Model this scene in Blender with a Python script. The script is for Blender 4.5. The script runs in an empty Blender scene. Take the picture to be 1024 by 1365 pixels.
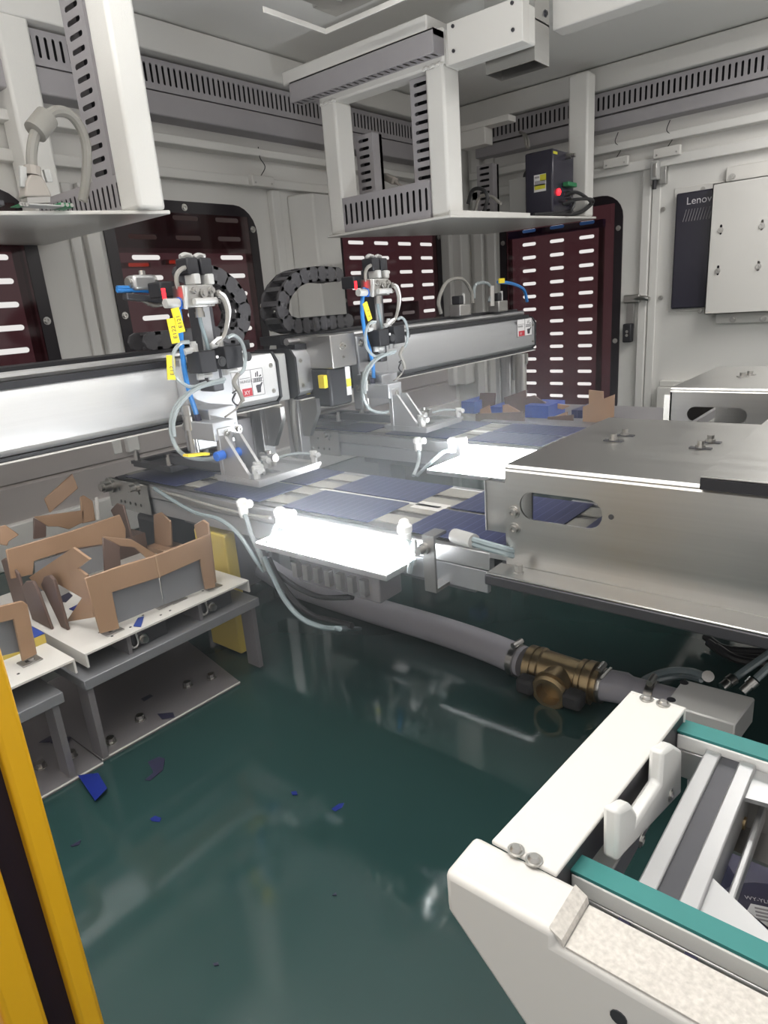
import bpy, math, random
from mathutils import Vector as Vec
random.seed(7)
sc = bpy.context.scene
col = sc.collection

# ------------------------------------------------------------------ camera
GLARE_HAZE = 0.27                    # density of the volume that imitates lens glare
H = 0.62                       # camera height above the green base (metres)
FPX = 885.0                    # focal length in pixels of the 1024 x 1365 frame
CAM_R = [[0.7740005337197622, 0.13418549801863364, -0.6188032206792515],
         [0.6288528100875785, -0.27702951035751794, 0.7264976212184248],
         [-0.07394130811988117, -0.9514456907845897, -0.29880391637486226]]
from mathutils import Matrix
cam_d = bpy.data.cameras.new('camera')
cam_d.sensor_fit = 'HORIZONTAL'; cam_d.sensor_width = 36.0
cam_d.lens = 36.0 * FPX / 1024.0
cam_d.clip_start = 0.01; cam_d.clip_end = 100
cam = bpy.data.objects.new('camera', cam_d); col.objects.link(cam)
m = Matrix.Identity(4)
for i in range(3):
    m[i][0] = CAM_R[i][0]; m[i][1] = -CAM_R[i][1]; m[i][2] = -CAM_R[i][2]
m[2][3] = H
cam.matrix_world = m
sc.camera = cam

# ------------------------------------------------------------------ world, lamps, exposure
wd = bpy.data.worlds.new('world'); sc.world = wd; wd.use_nodes = True
bg = wd.node_tree.nodes['Background']
bg.inputs[0].default_value = (0.96, 0.93, 0.90, 1); bg.inputs[1].default_value = 0.80
vs = sc.view_settings
vs.view_transform = 'Standard'; vs.look = 'None'; vs.gamma = 1.0; vs.use_curve_mapping = False
vs.exposure = 0.10

def area_light(name, loc, sx, sy, power, colr=(1, 0.98, 0.95), rot=(0, 0, 0)):
    d = bpy.data.lights.new(name, 'AREA'); d.shape = 'RECTANGLE'; d.size = sx; d.size_y = sy
    d.energy = power; d.color = colr
    o = bpy.data.objects.new(name, d); col.objects.link(o); o.location = loc; o.rotation_euler = rot
    return o
# enclosure lamps out of view; the upward light is added to brighten the ceiling
area_light('ceiling_lamp_light', (-0.55, 0.10, 0.985), 1.0, 0.10, 1.6)
area_light('ceiling_lamp_light', (-0.55, 0.10, 1.045), 1.0, 0.10, 30.0, rot=(math.pi, 0, 0))
area_light('ceiling_lamp_light', (-0.10, 2.2, 1.385), 0.10, 1.0, 13.0)
LAMPS = [(-0.55, 0.10, 1.0, 0.10, 1.00), (-0.10, 2.2, 0.10, 1.0, 1.40)]

def at(px, py, **k):
    """point of the real world seen at a pixel of the photograph, on the plane x=, y= or z="""
    d = (px - 512.0, py - 682.5, FPX)
    r = [sum(CAM_R[i][j] * d[j] for j in range(3)) for i in range(3)]
    (a, v), = k.items(); i = 'xyz'.index(a)
    t = (v - (0, 0, H)[i]) / r[i]
    return Vec((t * r[0], t * r[1], H + t * r[2]))

# ------------------------------------------------------------------ materials
M = {}
def mat(name, colr, rough=0.5, metal=0.0, noise=0.0, nscale=30, stretch=None, bump=0.0, bscale=200,
        spec=0.5, coat=0.0, emit=None, estr=0.0, bstretch=None, rnoise=0.0):
    mt = bpy.data.materials.new(name); mt.use_nodes = True
    nt = mt.node_tree; b = nt.nodes['Principled BSDF']
    b.inputs['Base Color'].default_value = (*colr, 1); b.inputs['Roughness'].default_value = rough
    b.inputs['Metallic'].default_value = metal; b.inputs['Specular IOR Level'].default_value = spec
    b.inputs['Coat Weight'].default_value = coat
    tc = nt.nodes.new('ShaderNodeTexCoord')
    def nz(scale, st):
        mp = nt.nodes.new('ShaderNodeMapping')
        if st: mp.inputs['Scale'].default_value = st
        nt.links.new(tc.outputs['Object'], mp.inputs['Vector'])
        n = nt.nodes.new('ShaderNodeTexNoise'); n.inputs['Scale'].default_value = scale
        n.inputs['Detail'].default_value = 4
        nt.links.new(mp.outputs['Vector'], n.inputs['Vector']); return n
    if noise or rnoise:
        n = nz(nscale, stretch)
        if noise:
            r = nt.nodes.new('ShaderNodeMix'); r.data_type = 'RGBA'
            r.inputs['A'].default_value = (*[max(0, c * (1 - noise)) for c in colr], 1)
            r.inputs['B'].default_value = (*[min(1, c * (1 + noise)) for c in colr], 1)
            nt.links.new(n.outputs['Fac'], r.inputs['Factor']); nt.links.new(r.outputs['Result'], b.inputs['Base Color'])
        if rnoise:
            mr = nt.nodes.new('ShaderNodeMapRange')
            mr.inputs['To Min'].default_value = max(0.02, rough - rnoise); mr.inputs['To Max'].default_value = rough + rnoise
            nt.links.new(n.outputs['Fac'], mr.inputs['Value']); nt.links.new(mr.outputs['Result'], b.inputs['Roughness'])
    if bump:
        n = nz(bscale, bstretch)
        bp = nt.nodes.new('ShaderNodeBump'); bp.inputs['Strength'].default_value = bump; bp.inputs['Distance'].default_value = 0.002
        nt.links.new(n.outputs['Fac'], bp.inputs['Height']); nt.links.new(bp.outputs['Normal'], b.inputs['Normal'])
    if emit:
        b.inputs['Emission Color'].default_value = (*emit, 1); b.inputs['Emission Strength'].default_value = estr
    M[name] = mt; return mt
mat('white_powder', (0.74, 0.73, 0.70), 0.42, bump=0.25, bscale=260)
mat('white_wall', (0.70, 0.69, 0.665), 0.5, noise=0.03, nscale=3)
mat('white_ceiling', (0.78, 0.775, 0.75), 0.55, noise=0.02, nscale=3)
mat('white_sheet', (0.67, 0.655, 0.625), 0.38, noise=0.02, nscale=8)
mat('white_chipped', (0.56, 0.53, 0.49), 0.6, noise=0.35, nscale=420, bump=0.5, bscale=180)
mat('duct_grey', (0.36, 0.345, 0.36), 0.55, noise=0.05, nscale=20)
mat('duct_dark', (0.025, 0.025, 0.03), 0.7)
mat('stainless', (0.51, 0.505, 0.49), 0.33, 1.0, noise=0.07, nscale=6, stretch=(0.6, 10, 60), rnoise=0.07)
mat('stainless_dull', (0.42, 0.41, 0.40), 0.42, 1.0, noise=0.06, nscale=8)
mat('lower_panel', (0.50, 0.46, 0.445), 0.32, 0.35, noise=0.06, nscale=4)
mat('aluminium', (0.52, 0.52, 0.525), 0.38, 0.85, noise=0.05, nscale=30, stretch=(1, 1, 8))
mat('aluminium_white', (0.80, 0.81, 0.82), 0.33, 0.55, noise=0.04, nscale=8, stretch=(30, 0.4, 30))
mat('aluminium_grey', (0.50, 0.51, 0.53), 0.36, 0.7, noise=0.04, nscale=8, stretch=(30, 0.4, 30))
mat('steel_bolt', (0.50, 0.49, 0.47), 0.28, 1.0)
mat('dark_steel', (0.10, 0.10, 0.11), 0.42, 0.7, noise=0.15, nscale=12)
mat('grey_paint', (0.22, 0.225, 0.24), 0.40, 0.15, noise=0.1, nscale=14)
mat('grey_plate', (0.21, 0.20, 0.21), 0.38, 0.25, noise=0.14, nscale=9, rnoise=0.08)
mat('black_plastic', (0.018, 0.018, 0.022), 0.45)
mat('black_gloss', (0.030, 0.028, 0.045), 0.22, noise=0.1, nscale=4)
mat('gasket', (0.012, 0.008, 0.012), 0.3)
mat('chain_black', (0.055, 0.053, 0.058), 0.5, noise=0.2, nscale=40)
mat('rubber', (0.03, 0.03, 0.032), 0.7)
mat('green_epoxy', (0.022, 0.054, 0.052), 0.075, noise=0.18, nscale=2.2, spec=0.6, bump=0.02, bscale=18, rnoise=0.05)
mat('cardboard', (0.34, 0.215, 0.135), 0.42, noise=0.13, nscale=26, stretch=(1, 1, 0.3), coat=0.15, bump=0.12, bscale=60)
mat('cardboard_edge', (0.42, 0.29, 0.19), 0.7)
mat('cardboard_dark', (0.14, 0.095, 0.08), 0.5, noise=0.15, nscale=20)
mat('yellow_paint', (0.84, 0.46, 0.012), 0.42, noise=0.05, nscale=10)
mat('yellow_pale', (0.80, 0.47, 0.12), 0.5)
mat('black_slot', (0.012, 0.004, 0.012), 0.6)
mat('yellow_tag', (0.85, 0.66, 0.03), 0.5)
mat('yellow_block', (0.62, 0.48, 0.10), 0.5)
mat('teal_belt', (0.035, 0.205, 0.195), 0.55, noise=0.06, nscale=60)
mat('white_plastic', (0.78, 0.78, 0.76), 0.35)
mat('fitting_white', (0.50, 0.50, 0.49), 0.35)
mat('grey_plastic', (0.42, 0.42, 0.41), 0.45)
mat('navy_paint', (0.040, 0.038, 0.075), 0.4, noise=0.1, nscale=6)
mat('blue_tube', (0.03, 0.20, 0.55), 0.3)
mat('blue_fitting', (0.02, 0.14, 0.60), 0.35)
mat('clear_tube', (0.25, 0.31, 0.33), 0.2, spec=0.8)
mat('hose_grey', (0.46, 0.45, 0.50), 0.35, noise=0.06, nscale=12)
mat('cable_grey', (0.25, 0.24, 0.22), 0.5)
mat('cable_black', (0.02, 0.02, 0.022), 0.45)
mat('connector_beige', (0.34, 0.31, 0.28), 0.5)
mat('brass', (0.36, 0.27, 0.15), 0.36, 0.85, noise=0.14, nscale=24)
mat('green_terminal', (0.03, 0.22, 0.09), 0.45)
mat('label_white', (0.80, 0.79, 0.80), 0.5)
mat('label_red', (0.60, 0.03, 0.05), 0.5)
mat('label_ink', (0.04, 0.04, 0.05), 0.5)
mat('label_yellow', (0.66, 0.62, 0.05), 0.5)
mat('print_light', (0.62, 0.60, 0.64), 0.4)
mat('red_lamp', (0.6, 0.02, 0.03), 0.3, emit=(1, 0.02, 0.03), estr=2.5)
mat('backlight', (0.9, 0.9, 0.9), 0.4, emit=(0.93, 0.97, 1.0), estr=52.0)
mat('lamp_diffuser', (0.9, 0.9, 0.9), 0.4, emit=(1, 0.98, 0.95), estr=6.0)
mat('orange_lamp', (0.9, 0.2, 0.05), 0.4, emit=(1, 0.13, 0.03), estr=4)
mat('outside_dark', (0.16, 0.12, 0.12), 0.5)
mat('manifold_grey', (0.42, 0.42, 0.41), 0.45, 0.2, noise=0.08, nscale=20)
mat('outside_blue', (0.06, 0.19, 0.55), 0.5)
mat('belt_grey', (0.30, 0.29, 0.26), 0.6, noise=0.18, nscale=60)

def cell_mat():
    mt = bpy.data.materials.new('cell_blue'); mt.use_nodes = True; nt = mt.node_tree
    b = nt.nodes['Principled BSDF']; b.inputs['Roughness'].default_value = 0.32
    tc = nt.nodes.new('ShaderNodeTexCoord'); sp = nt.nodes.new('ShaderNodeSeparateXYZ')
    nt.links.new(tc.outputs['Object'], sp.inputs[0])
    def lines(out, period, width):
        a = nt.nodes.new('ShaderNodeMath'); a.operation = 'MODULO'
        ad = nt.nodes.new('ShaderNodeMath'); ad.operation = 'ADD'; ad.inputs[1].default_value = 10 * period
        nt.links.new(sp.outputs[out], ad.inputs[0]); nt.links.new(ad.outputs[0], a.inputs[0]); a.inputs[1].default_value = period
        l = nt.nodes.new('ShaderNodeMath'); l.operation = 'LESS_THAN'; l.inputs[1].default_value = width
        nt.links.new(a.outputs[0], l.inputs[0]); return l.outputs[0]
    l1 = lines('X', 0.0152, 0.0011); l2 = lines('Y', 0.0092, 0.0006)
    mx = nt.nodes.new('ShaderNodeMath'); mx.operation = 'MULTIPLY_ADD'
    mx.inputs[1].default_value = 0.35; nt.links.new(l2, mx.inputs[0]); nt.links.new(l1, mx.inputs[2])
    mx.use_clamp = True
    c = nt.nodes.new('ShaderNodeMix'); c.data_type = 'RGBA'
    c.inputs['A'].default_value = (0.016, 0.022, 0.085, 1); c.inputs['B'].default_value = (0.10, 0.11, 0.22, 1)
    nt.links.new(mx.outputs[0], c.inputs['Factor']); nt.links.new(c.outputs['Result'], b.inputs['Base Color'])
    M['cell_blue'] = mt
cell_mat()
def shard_mat(name, colr):
    mat(name, colr, 0.3, noise=0.2, nscale=80)
shard_mat('shard_blue', (0.012, 0.025, 0.20)); shard_mat('shard_dark', (0.03, 0.03, 0.06)); shard_mat('cell_bright', (0.03, 0.07, 0.33))

def red_glass():
    mt = bpy.data.materials.new('red_acrylic'); mt.use_nodes = True; nt = mt.node_tree
    for n in list(nt.nodes): nt.nodes.remove(n)
    out = nt.nodes.new('ShaderNodeOutputMaterial')
    tr = nt.nodes.new('ShaderNodeBsdfTransparent'); tr.inputs[0].default_value = (0.40, 0.25, 0.275, 1)
    gl = nt.nodes.new('ShaderNodeBsdfGlossy'); gl.inputs['Roughness'].default_value = 0.08
    df = nt.nodes.new('ShaderNodeBsdfDiffuse'); df.inputs[0].default_value = (0.03, 0.008, 0.010, 1)
    m1 = nt.nodes.new('ShaderNodeMixShader'); m1.inputs[0].default_value = 0.45
    m2 = nt.nodes.new('ShaderNodeMixShader'); m2.inputs[0].default_value = 0.04
    nt.links.new(tr.outputs[0], m1.inputs[1]); nt.links.new(df.outputs[0], m1.inputs[2])
    nt.links.new(m1.outputs[0], m2.inputs[1]); nt.links.new(gl.outputs[0], m2.inputs[2])
    nt.links.new(m2.outputs[0], out.inputs[0]); M['red_acrylic'] = mt
red_glass()
def clear_mat(name, tint, rough, mixf):
    mt = bpy.data.materials.new(name); mt.use_nodes = True; nt = mt.node_tree
    for n in list(nt.nodes): nt.nodes.remove(n)
    out = nt.nodes.new('ShaderNodeOutputMaterial')
    tr = nt.nodes.new('ShaderNodeBsdfTransparent'); tr.inputs[0].default_value = (*tint, 1)
    pb = nt.nodes.new('ShaderNodeBsdfPrincipled'); pb.inputs['Base Color'].default_value = (*tint, 1); pb.inputs['Roughness'].default_value = rough
    m1 = nt.nodes.new('ShaderNodeMixShader'); m1.inputs[0].default_value = mixf
    nt.links.new(tr.outputs[0], m1.inputs[1]); nt.links.new(pb.outputs[0], m1.inputs[2])
    nt.links.new(m1.outputs[0], out.inputs[0]); M[name] = mt
clear_mat('tube_clear', (0.58, 0.63, 0.64), 0.15, 0.45)
clear_mat('acrylic_grey', (0.5, 0.52, 0.53), 0.15, 0.45)

# ------------------------------------------------------------------ mesh builder
BASE = {}
class MB:
    def __init__(s): s.v = []; s.f = []; s.mi = []; s.cur = 0
    def add(s, vs, fs):
        o = len(s.v); s.v += [Vec(v) for v in vs]
        for f in fs: s.f.append([o + i for i in f]); s.mi.append(s.cur)
        return s
    def m(s, i): s.cur = i; return s
    def box(s, x0, x1, y0, y1, z0, z1):
        x0, x1 = sorted((x0, x1)); y0, y1 = sorted((y0, y1)); z0, z1 = sorted((z0, z1))
        return s.add([(x0,y0,z0),(x1,y0,z0),(x1,y1,z0),(x0,y1,z0),(x0,y0,z1),(x1,y0,z1),(x1,y1,z1),(x0,y1,z1)],
                     [(3,2,1,0),(4,5,6,7),(0,1,5,4),(1,2,6,5),(2,3,7,6),(3,0,4,7)])
    def cbox(s, c, d): return s.box(c[0]-d[0]/2, c[0]+d[0]/2, c[1]-d[1]/2, c[1]+d[1]/2, c[2]-d[2]/2, c[2]+d[2]/2)
    def prism(s, poly, off):
        """extrude a planar polygon (3-D points) by the vector off"""
        poly = [Vec(p) for p in poly]; off = Vec(off); n = len(poly)
        nrm = Vec((0,0,0))
        for i in range(n): nrm += poly[i].cross(poly[(i+1) % n])
        if nrm.dot(off) > 0: poly.reverse()
        fs = [list(range(n)), [n + i for i in range(n)][::-1]]
        for i in range(n): fs.append([i, n + i, n + (i+1) % n, (i+1) % n][::1])
        fs2 = [fs[0], fs[1]] + [[(i+1) % n, i, n + i, n + (i+1) % n][::1] for i in range(n)]
        return s.add(poly + [p + off for p in poly], fs2)
    def bar(s, p0, p1, w, h, up=(0,0,1)):
        p0, p1 = Vec(p0), Vec(p1); d = (p1 - p0).normalized(); a = d.cross(Vec(up))
        if a.length < 1e-5: a = d.cross(Vec((1,0,0)))
        a.normalize(); b = a.cross(d).normalized()
        q = [p0 + a*(w/2*i) + b*(h/2*j) for i, j in ((-1,-1),(1,-1),(1,1),(-1,1))]
        return s.prism(q, p1 - p0)
    def tube(s, pts, r, n=8, cap=True):
        pts = [Vec(p) for p in pts]; rr = r if isinstance(r, (list, tuple)) else [r] * len(pts)
        t0 = (pts[1] - pts[0]).normalized(); a = t0.cross(Vec((0,0,1)))
        if a.length < 1e-3: a = t0.cross(Vec((1,0,0)))
        a.normalize(); vs = []; k = len(pts)
        for i, p in enumerate(pts):
            t = (pts[min(i+1, k-1)] - pts[max(i-1, 0)]).normalized()
            a = (a - t * a.dot(t))
            if a.length < 1e-6: a = t.orthogonal()
            a.normalize(); b = t.cross(a)
            for j in range(n):
                th = 2*math.pi*j/n; vs.append(p + (a*math.cos(th) + b*math.sin(th)) * rr[i])
        fs = [(i*n+j, i*n+(j+1) % n, (i+1)*n+(j+1) % n, (i+1)*n+j) for i in range(k-1) for j in range(n)]
        if cap: fs += [tuple(range(n))[::-1], tuple((k-1)*n + j for j in range(n))]
        return s.add(vs, fs)
    def cyl(s, p0, p1, r, n=14): return s.tube([p0, p1], r, n)
    def lathe(s, p0, d, prof, n=18):
        """profile [(t, r), ...] turned about the line from p0 along d"""
        p0 = Vec(p0); d = Vec(d).normalized(); a = d.orthogonal().normalized(); b = d.cross(a); vs = []
        for t, r in prof:
            for j in range(n):
                th = 2*math.pi*j/n; vs.append(p0 + d*t + (a*math.cos(th) + b*math.sin(th)) * max(r, 1e-5))
        k = len(prof)
        fs = [(i*n+j, i*n+(j+1) % n, (i+1)*n+(j+1) % n, (i+1)*n+j) for i in range(k-1) for j in range(n)]
        fs += [tuple(range(n))[::-1], tuple((k-1)*n + j for j in range(n))]
        return s.add(vs, fs)
    def bolt(s, p, d, r=0.004, h=0.003, washer=True):
        p = Vec(p); d = Vec(d).normalized()
        if washer: s.lathe(p, d, [(0, r*1.55), (h*0.25, r*1.5)], 12)
        s.lathe(p, d, [(0, r), (h, r), (h, r*0.55), (h*0.45, r*0.5)], 10)
        return s
    def slotcell(s, O, U, V, N, rect, slot, t, fine=False):
        """one rectangular cell with a stadium-shaped slot cut through it"""
        O, U, V, N = Vec(O), Vec(U), Vec(V), Vec(N); u0, u1, v0, v1 = rect
        if slot is None:
            q = [(u0,v0),(u1,v0),(u1,v1),(u0,v1)]
            P = [O + U*u + V*v for u, v in q]; Q = [p - N*t for p in P]
            s.add(P + Q, [(0,1,2,3), (7,6,5,4)]); return s
        cu, cv, su, sv = slot
        sw = su < sv
        if sw: U, V = V, U; u0, u1, v0, v1 = v0, v1, u0, u1; cu, cv = cv, cu; su, sv = sv, su
        r = sv/2; L = su/2 - r; c45 = r*0.7071
        inn = [(cu+L, cv-r), (cu+L+c45, cv-c45), (cu+L+r, cv), (cu+L+c45, cv+c45), (cu+L, cv+r),
               (cu-L, cv+r), (cu-L-c45, cv+c45), (cu-L-r, cv), (cu-L-c45, cv-c45), (cu-L, cv-r)]
        outr = [(cu+L, v0), (u1, v0), (u1, cv), (u1, v1), (cu+L, v1), (cu-L, v1), (u0, v1), (u0, cv), (u0, v0), (cu-L, v0)]
        if fine:                                    # rounder ends for slots seen from near
            i2, o2 = [], []
            for i in range(10):
                a, b_ = inn[i], inn[(i+1) % 10]; p, q = outr[i], outr[(i+1) % 10]; i2.append(a); o2.append(p)
                if i in (4, 9): continue
                cx = cu + (L if i < 4 else -L)
                for f in (1/3, 2/3):
                    th = math.radians(-90 + 45*(i if i < 4 else i-1) + 45*f)
                    i2.append((cx + r*math.cos(th), cv + r*math.sin(th))); o2.append((p[0]+(q[0]-p[0])*f, p[1]+(q[1]-p[1])*f))
            inn, outr = i2, o2
        k = len(inn); P = [O + U*u + V*v for u, v in inn + outr]; Q = [p - N*t for p in P]; fs = []
        for i in range(k):
            j = (i+1) % k
            a = [i, k+i, k+j, j]; b = [2*k+j, 3*k+j, 3*k+i, 2*k+i]; c = [j, 2*k+j, 2*k+i, i]
            if sw: a.reverse(); b.reverse(); c.reverse()
            fs += [a, b, c]
        return s.add(P + Q, fs)
    def build(s, name, mats, parent=None, loc=None, bevel=0, seg=2, kind=None, label=None, ang=35):
        if isinstance(mats, str): mats = [mats]
        base = Vec(loc) if loc is not None else (BASE[parent.name] if parent else Vec((0,0,0)))
        me = bpy.data.meshes.new(name)
        me.from_pydata([tuple(v - base) for v in s.v], [], s.f)
        for mm in mats: me.materials.append(M[mm])
        if len(mats) > 1: me.polygons.foreach_set('material_index', s.mi)
        me.polygons.foreach_set('use_smooth', [True]*len(s.f))
        me.set_sharp_from_angle(angle=math.radians(ang)); me.update()
        o = bpy.data.objects.new(name, me); col.objects.link(o)
        if parent: o.parent = parent; o.location = (0,0,0)
        else: o.location = base
        BASE[o.name] = base
        if bevel:
            bv = o.modifiers.new('bevel', 'BEVEL'); bv.width = bevel; bv.segments = seg; bv.limit_method = 'ANGLE'; bv.angle_limit = math.radians(40)
        if kind: o['kind'] = kind
        if label: o['label'] = label
        return o
def spline(pts, k=6):
    pts = [Vec(p) for p in pts]; P = [pts[0]*2 - pts[1]] + pts + [pts[-1]*2 - pts[-2]]; out = []
    for i in range(1, len(P)-2):
        a, b, c, d = P[i-1], P[i], P[i+1], P[i+2]
        for j in range(k):
            t = j/k
            out.append(0.5*((2*b) + (c-a)*t + (2*a-5*b+4*c-d)*t*t + (3*b-a-3*c+d)*t**3))
    out.append(pts[-1]); return out
def thing(name, label, cat, loc=(0,0,0), group=None):
    o = bpy.data.objects.new(name, None); col.objects.link(o); o.location = loc; o.empty_display_size = 0.02
    BASE[o.name] = Vec(loc); tag(o, label, cat, group); return o
def tag(o, label, cat, group=None):
    o['label'] = label; o['category'] = cat
    if group: o['group'] = group
    return o
def struct(name, mb, mats, **k): return mb.build(name, mats, kind='structure', **k)
def frame_xyz(O, X, Y, Z):
    m = Matrix.Identity(4)
    for i in range(3): m[i][0] = X[i]; m[i][1] = Y[i]; m[i][2] = Z[i]; m[i][3] = O[i]
    return m
def text_mb(mb, body, O, U, V, height, align='LEFT', depth=0.0004):
    """flat lettering laid on a surface: origin O, reading direction U, up V"""
    cu = bpy.data.curves.new('txt', 'FONT'); cu.body = body; cu.size = 1.0; cu.align_x = align; cu.resolution_u = 3
    ob = bpy.data.objects.new('txt', cu); col.objects.link(ob)
    dg = bpy.context.evaluated_depsgraph_get(); dg.update()
    me = bpy.data.meshes.new_from_object(ob.evaluated_get(dg))
    U, V = Vec(U).normalized(), Vec(V).normalized(); N = U.cross(V); s_ = height / 0.7
    mb.add([Vec(O) + U*(v.co.x*s_) + V*(v.co.y*s_) + N*depth for v in me.vertices], [list(p.vertices) for p in me.polygons])
    bpy.data.objects.remove(ob); bpy.data.meshes.remove(me); bpy.data.curves.remove(cu)
    return mb
XW, YW = -1.93, 2.95           # inner faces of the left and right enclosure walls
ZC = 1.43                      # ceiling
#@@STRUCTURE
# ------------------------------------------------------------------ SETTING
struct('floor', MB().box(-2.1, 0.9, -0.7, 3.1, -0.05, 0.0), 'green_epoxy')
struct('ceiling', MB().box(-2.0, 0.7, 0.15, 3.05, ZC, ZC+0.02), 'white_ceiling')
W2 = [(0.32, 0.91), (1.11, 1.69), (2.097, 2.83)]; IN = 0.032         # window openings of the left wall (Y)
ZT = 0.975
b = MB()
b.box(XW-0.02, XW, -0.4, 2.97, 0.10, 0.475); b.box(XW-0.02, XW, -0.4, 2.97, ZT-0.03, ZC)
ys = [-0.4] + [v for w in W2 for v in (w[0]+IN, w[1]-IN)] + [2.97]
for i in range(0, len(ys), 2): b.box(XW-0.02, XW, ys[i], ys[i+1], 0.475, ZT-0.03)
struct('wall_left', b, 'white_wall')
RW = (-1.672, -1.094, 0.03, 0.979)                       # door window (X0, X1, Z0, Z1)
b = MB()
b.box(XW-0.02, RW[0]+0.03, YW, YW+0.02, 0, ZC); b.box(RW[1]-0.03, 0.7, YW, YW+0.02, 0, ZC)
b.box(RW[0]+0.03, RW[1]-0.03, YW, YW+0.02, RW[3]-0.03, ZC); b.box(RW[0]+0.03, RW[1]-0.03, YW, YW+0.02, 0, RW[2]+0.03)
struct('wall_right', b, 'white_wall')

def rounded_border(mb, O, U, V, N, outer, inner, r, t):
    O, U, V, N = Vec(O), Vec(U), Vec(V), Vec(N); u0, u1, v0, v1 = outer; a0, a1, b0, b1 = inner; k = 6; op = []
    for cx, cy, s0 in ((u1-r, v1-r, 0), (u0+r, v1-r, 90), (u0+r, v0+r, 180), (u1-r, v0+r, 270)):
        for i in range(k+1):
            th = math.radians(s0 + 90*i/k); op.append((cx + r*math.cos(th), cy + r*math.sin(th)))
    n = len(op); ip = [(min(max(u, a0), a1), min(max(v, b0), b1)) for u, v in op]
    P = lambda q, d: O + U*q[0] + V*q[1] - N*d
    for i in range(n):
        j = (i+1) % n
        for d in (0, t):
            q = [P(op[i], d), P(op[j], d), P(ip[j], d), P(ip[i], d)]
            if (q[2]-q[3]).length < 1e-6: q = q[:3]
            mb.add(q, [list(range(len(q)))])
        mb.add([P(op[i], 0), P(op[j], 0), P(op[j], t), P(op[i], t)], [(0, 3, 2, 1)])
def slotted_window(name, O, U, V, N, w, h, ucent, sw, v_top, pitch, nrow, parent_kind=True):
    """dark red acrylic pane with rows of slots cut through, on a black gasket border"""
    bd = 0.035
    frame = MB(); rounded_border(frame, O, U, V, N, (0, w, 0, h), (bd, w-bd, bd, h-bd), 0.09, 0.005)
    f = struct(name, frame, 'gasket')
    p = MB(); us = [bd] + [(ucent[i]+ucent[i+1])/2 for i in range(len(ucent)-1)] + [w-bd]
    vtop = v_top + pitch/2; rows = [vtop - pitch*i for i in range(nrow+1)]
    Od = Vec(O) - Vec(N)*0.0005
    for i, uc in enumerate(ucent):
        for j in range(nrow):
            p.slotcell(Od, U, V, N, (us[i], us[i+1], rows[j+1], rows[j]), (uc, (rows[j]+rows[j+1])/2, sw, 0.0145), 0.004)
    p.slotcell(Od, U, V, N, (bd, w-bd, vtop, h-bd), None, 0.004)
    if rows[-1] > bd: p.slotcell(Od, U, V, N, (bd, w-bd, bd, rows[-1]), None, 0.004)
    p.build('acrylic_pane', 'red_acrylic', f)
    N = Vec(N)
    for u, v in ((0.018, h*0.86), (w-0.018, h*0.86), (0.018, h*0.38), (w-0.018, h*0.38), (w*0.5, h-0.018)):
        c = Vec(O) + Vec(U)*u + Vec(V)*v
        MB().bolt(c, N, 0.007, 0.006).build('bolt', 'steel_bolt', f)
    return f
for k, (y0, y1) in enumerate(W2):
    w = y1-y0; pit = 0.165
    uc = [w-0.13-pit*i for i in range(int((w-0.1)/pit))][::-1] if k == 0 else [w/2 + pit*(i-(3 if k == 2 else 2)/2) for i in range(4 if k == 2 else 3)]
    slotted_window('window_%d' % (k+1), (XW+0.006, y0, 0.44), (0,1,0), (0,0,1), (1,0,0), w, ZT-0.44, uc, 0.10, 0.926-0.44, 0.059, 8)
slotted_window('window_4', (RW[1], YW-0.006, RW[2]), (-1,0,0), (0,0,1), (0,-1,0), RW[1]-RW[0], RW[3]-RW[2],
               [0.155, 0.292, 0.427], 0.069, 0.884-RW[2], 0.0568, 14)

# folded sheet strips and columns of the enclosure
n_trim = [0]
def trim(mb, mats='white_wall', **k):
    n_trim[0] += 1; return struct('trim_%d' % n_trim[0], mb, mats, **k)
trim(MB().box(XW, XW+0.012, 1.005, 1.035, 0.24, 1.0).box(XW, XW+0.028, 1.045, 1.085, 0.24, 1.0), bevel=0.003)
trim(MB().box(XW, XW+0.028, 1.76, 1.80, 0.24, 1.03), bevel=0.004)
c0 = at(383, 300, x=XW); c1 = at(440, 300, x=XW)
trim(MB().prism([(XW, 1.855, 0.24), (XW+0.09, 1.90, 0.24), (XW+0.09, 2.03, 0.24), (XW, 2.085, 0.24)], (0,0,0.78)), bevel=0.006)
# corner posts
trim(MB().box(XW, XW+0.05, 2.835, 2.90, 0.2, 1.3).box(XW, XW+0.10, 2.86, YW, 0.2, 1.3), bevel=0.006)
trim(MB().box(-1.80, -1.755, YW-0.03, YW, 0.0, 1.3).box(-1.735, -1.69, YW-0.018, YW, 0.0, 1.3), bevel=0.004)
# door frame strips beside the door window
d0, d1, d2 = at(857, 300, y=YW), at(868, 300, y=YW), at(880, 300, y=YW)
trim(MB().box(d0.x, d1.x, YW-0.022, YW, 0, 1.08).box(d1.x+0.004, d2.x, YW-0.012, YW, 0, 1.08), bevel=0.003)
# horizontal rails round the enclosure
trim(MB().box(XW, XW+0.03, -0.3, 2.9, 1.035, 1.064), bevel=0.003)
trim(MB().box(XW, XW+0.05, -0.3, 2.9, 1.125, 1.150), bevel=0.003)
trim(MB().box(-1.8, 0.6, YW-0.03, YW, 1.045, 1.083), bevel=0.003)
trim(MB().box(-1.8, 0.6, YW-0.05, YW, 1.130, 1.160), bevel=0.003)
# band beams under the ceiling
trim(MB().box(-1.93, 0.6, YW-0.10, YW, 1.345, ZC-0.004), 'white_wall', bevel=0.004)
trim(MB().box(XW, XW+0.10, -0.3, YW-0.1, 1.345, ZC-0.004), 'white_wall', bevel=0.004)
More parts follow.
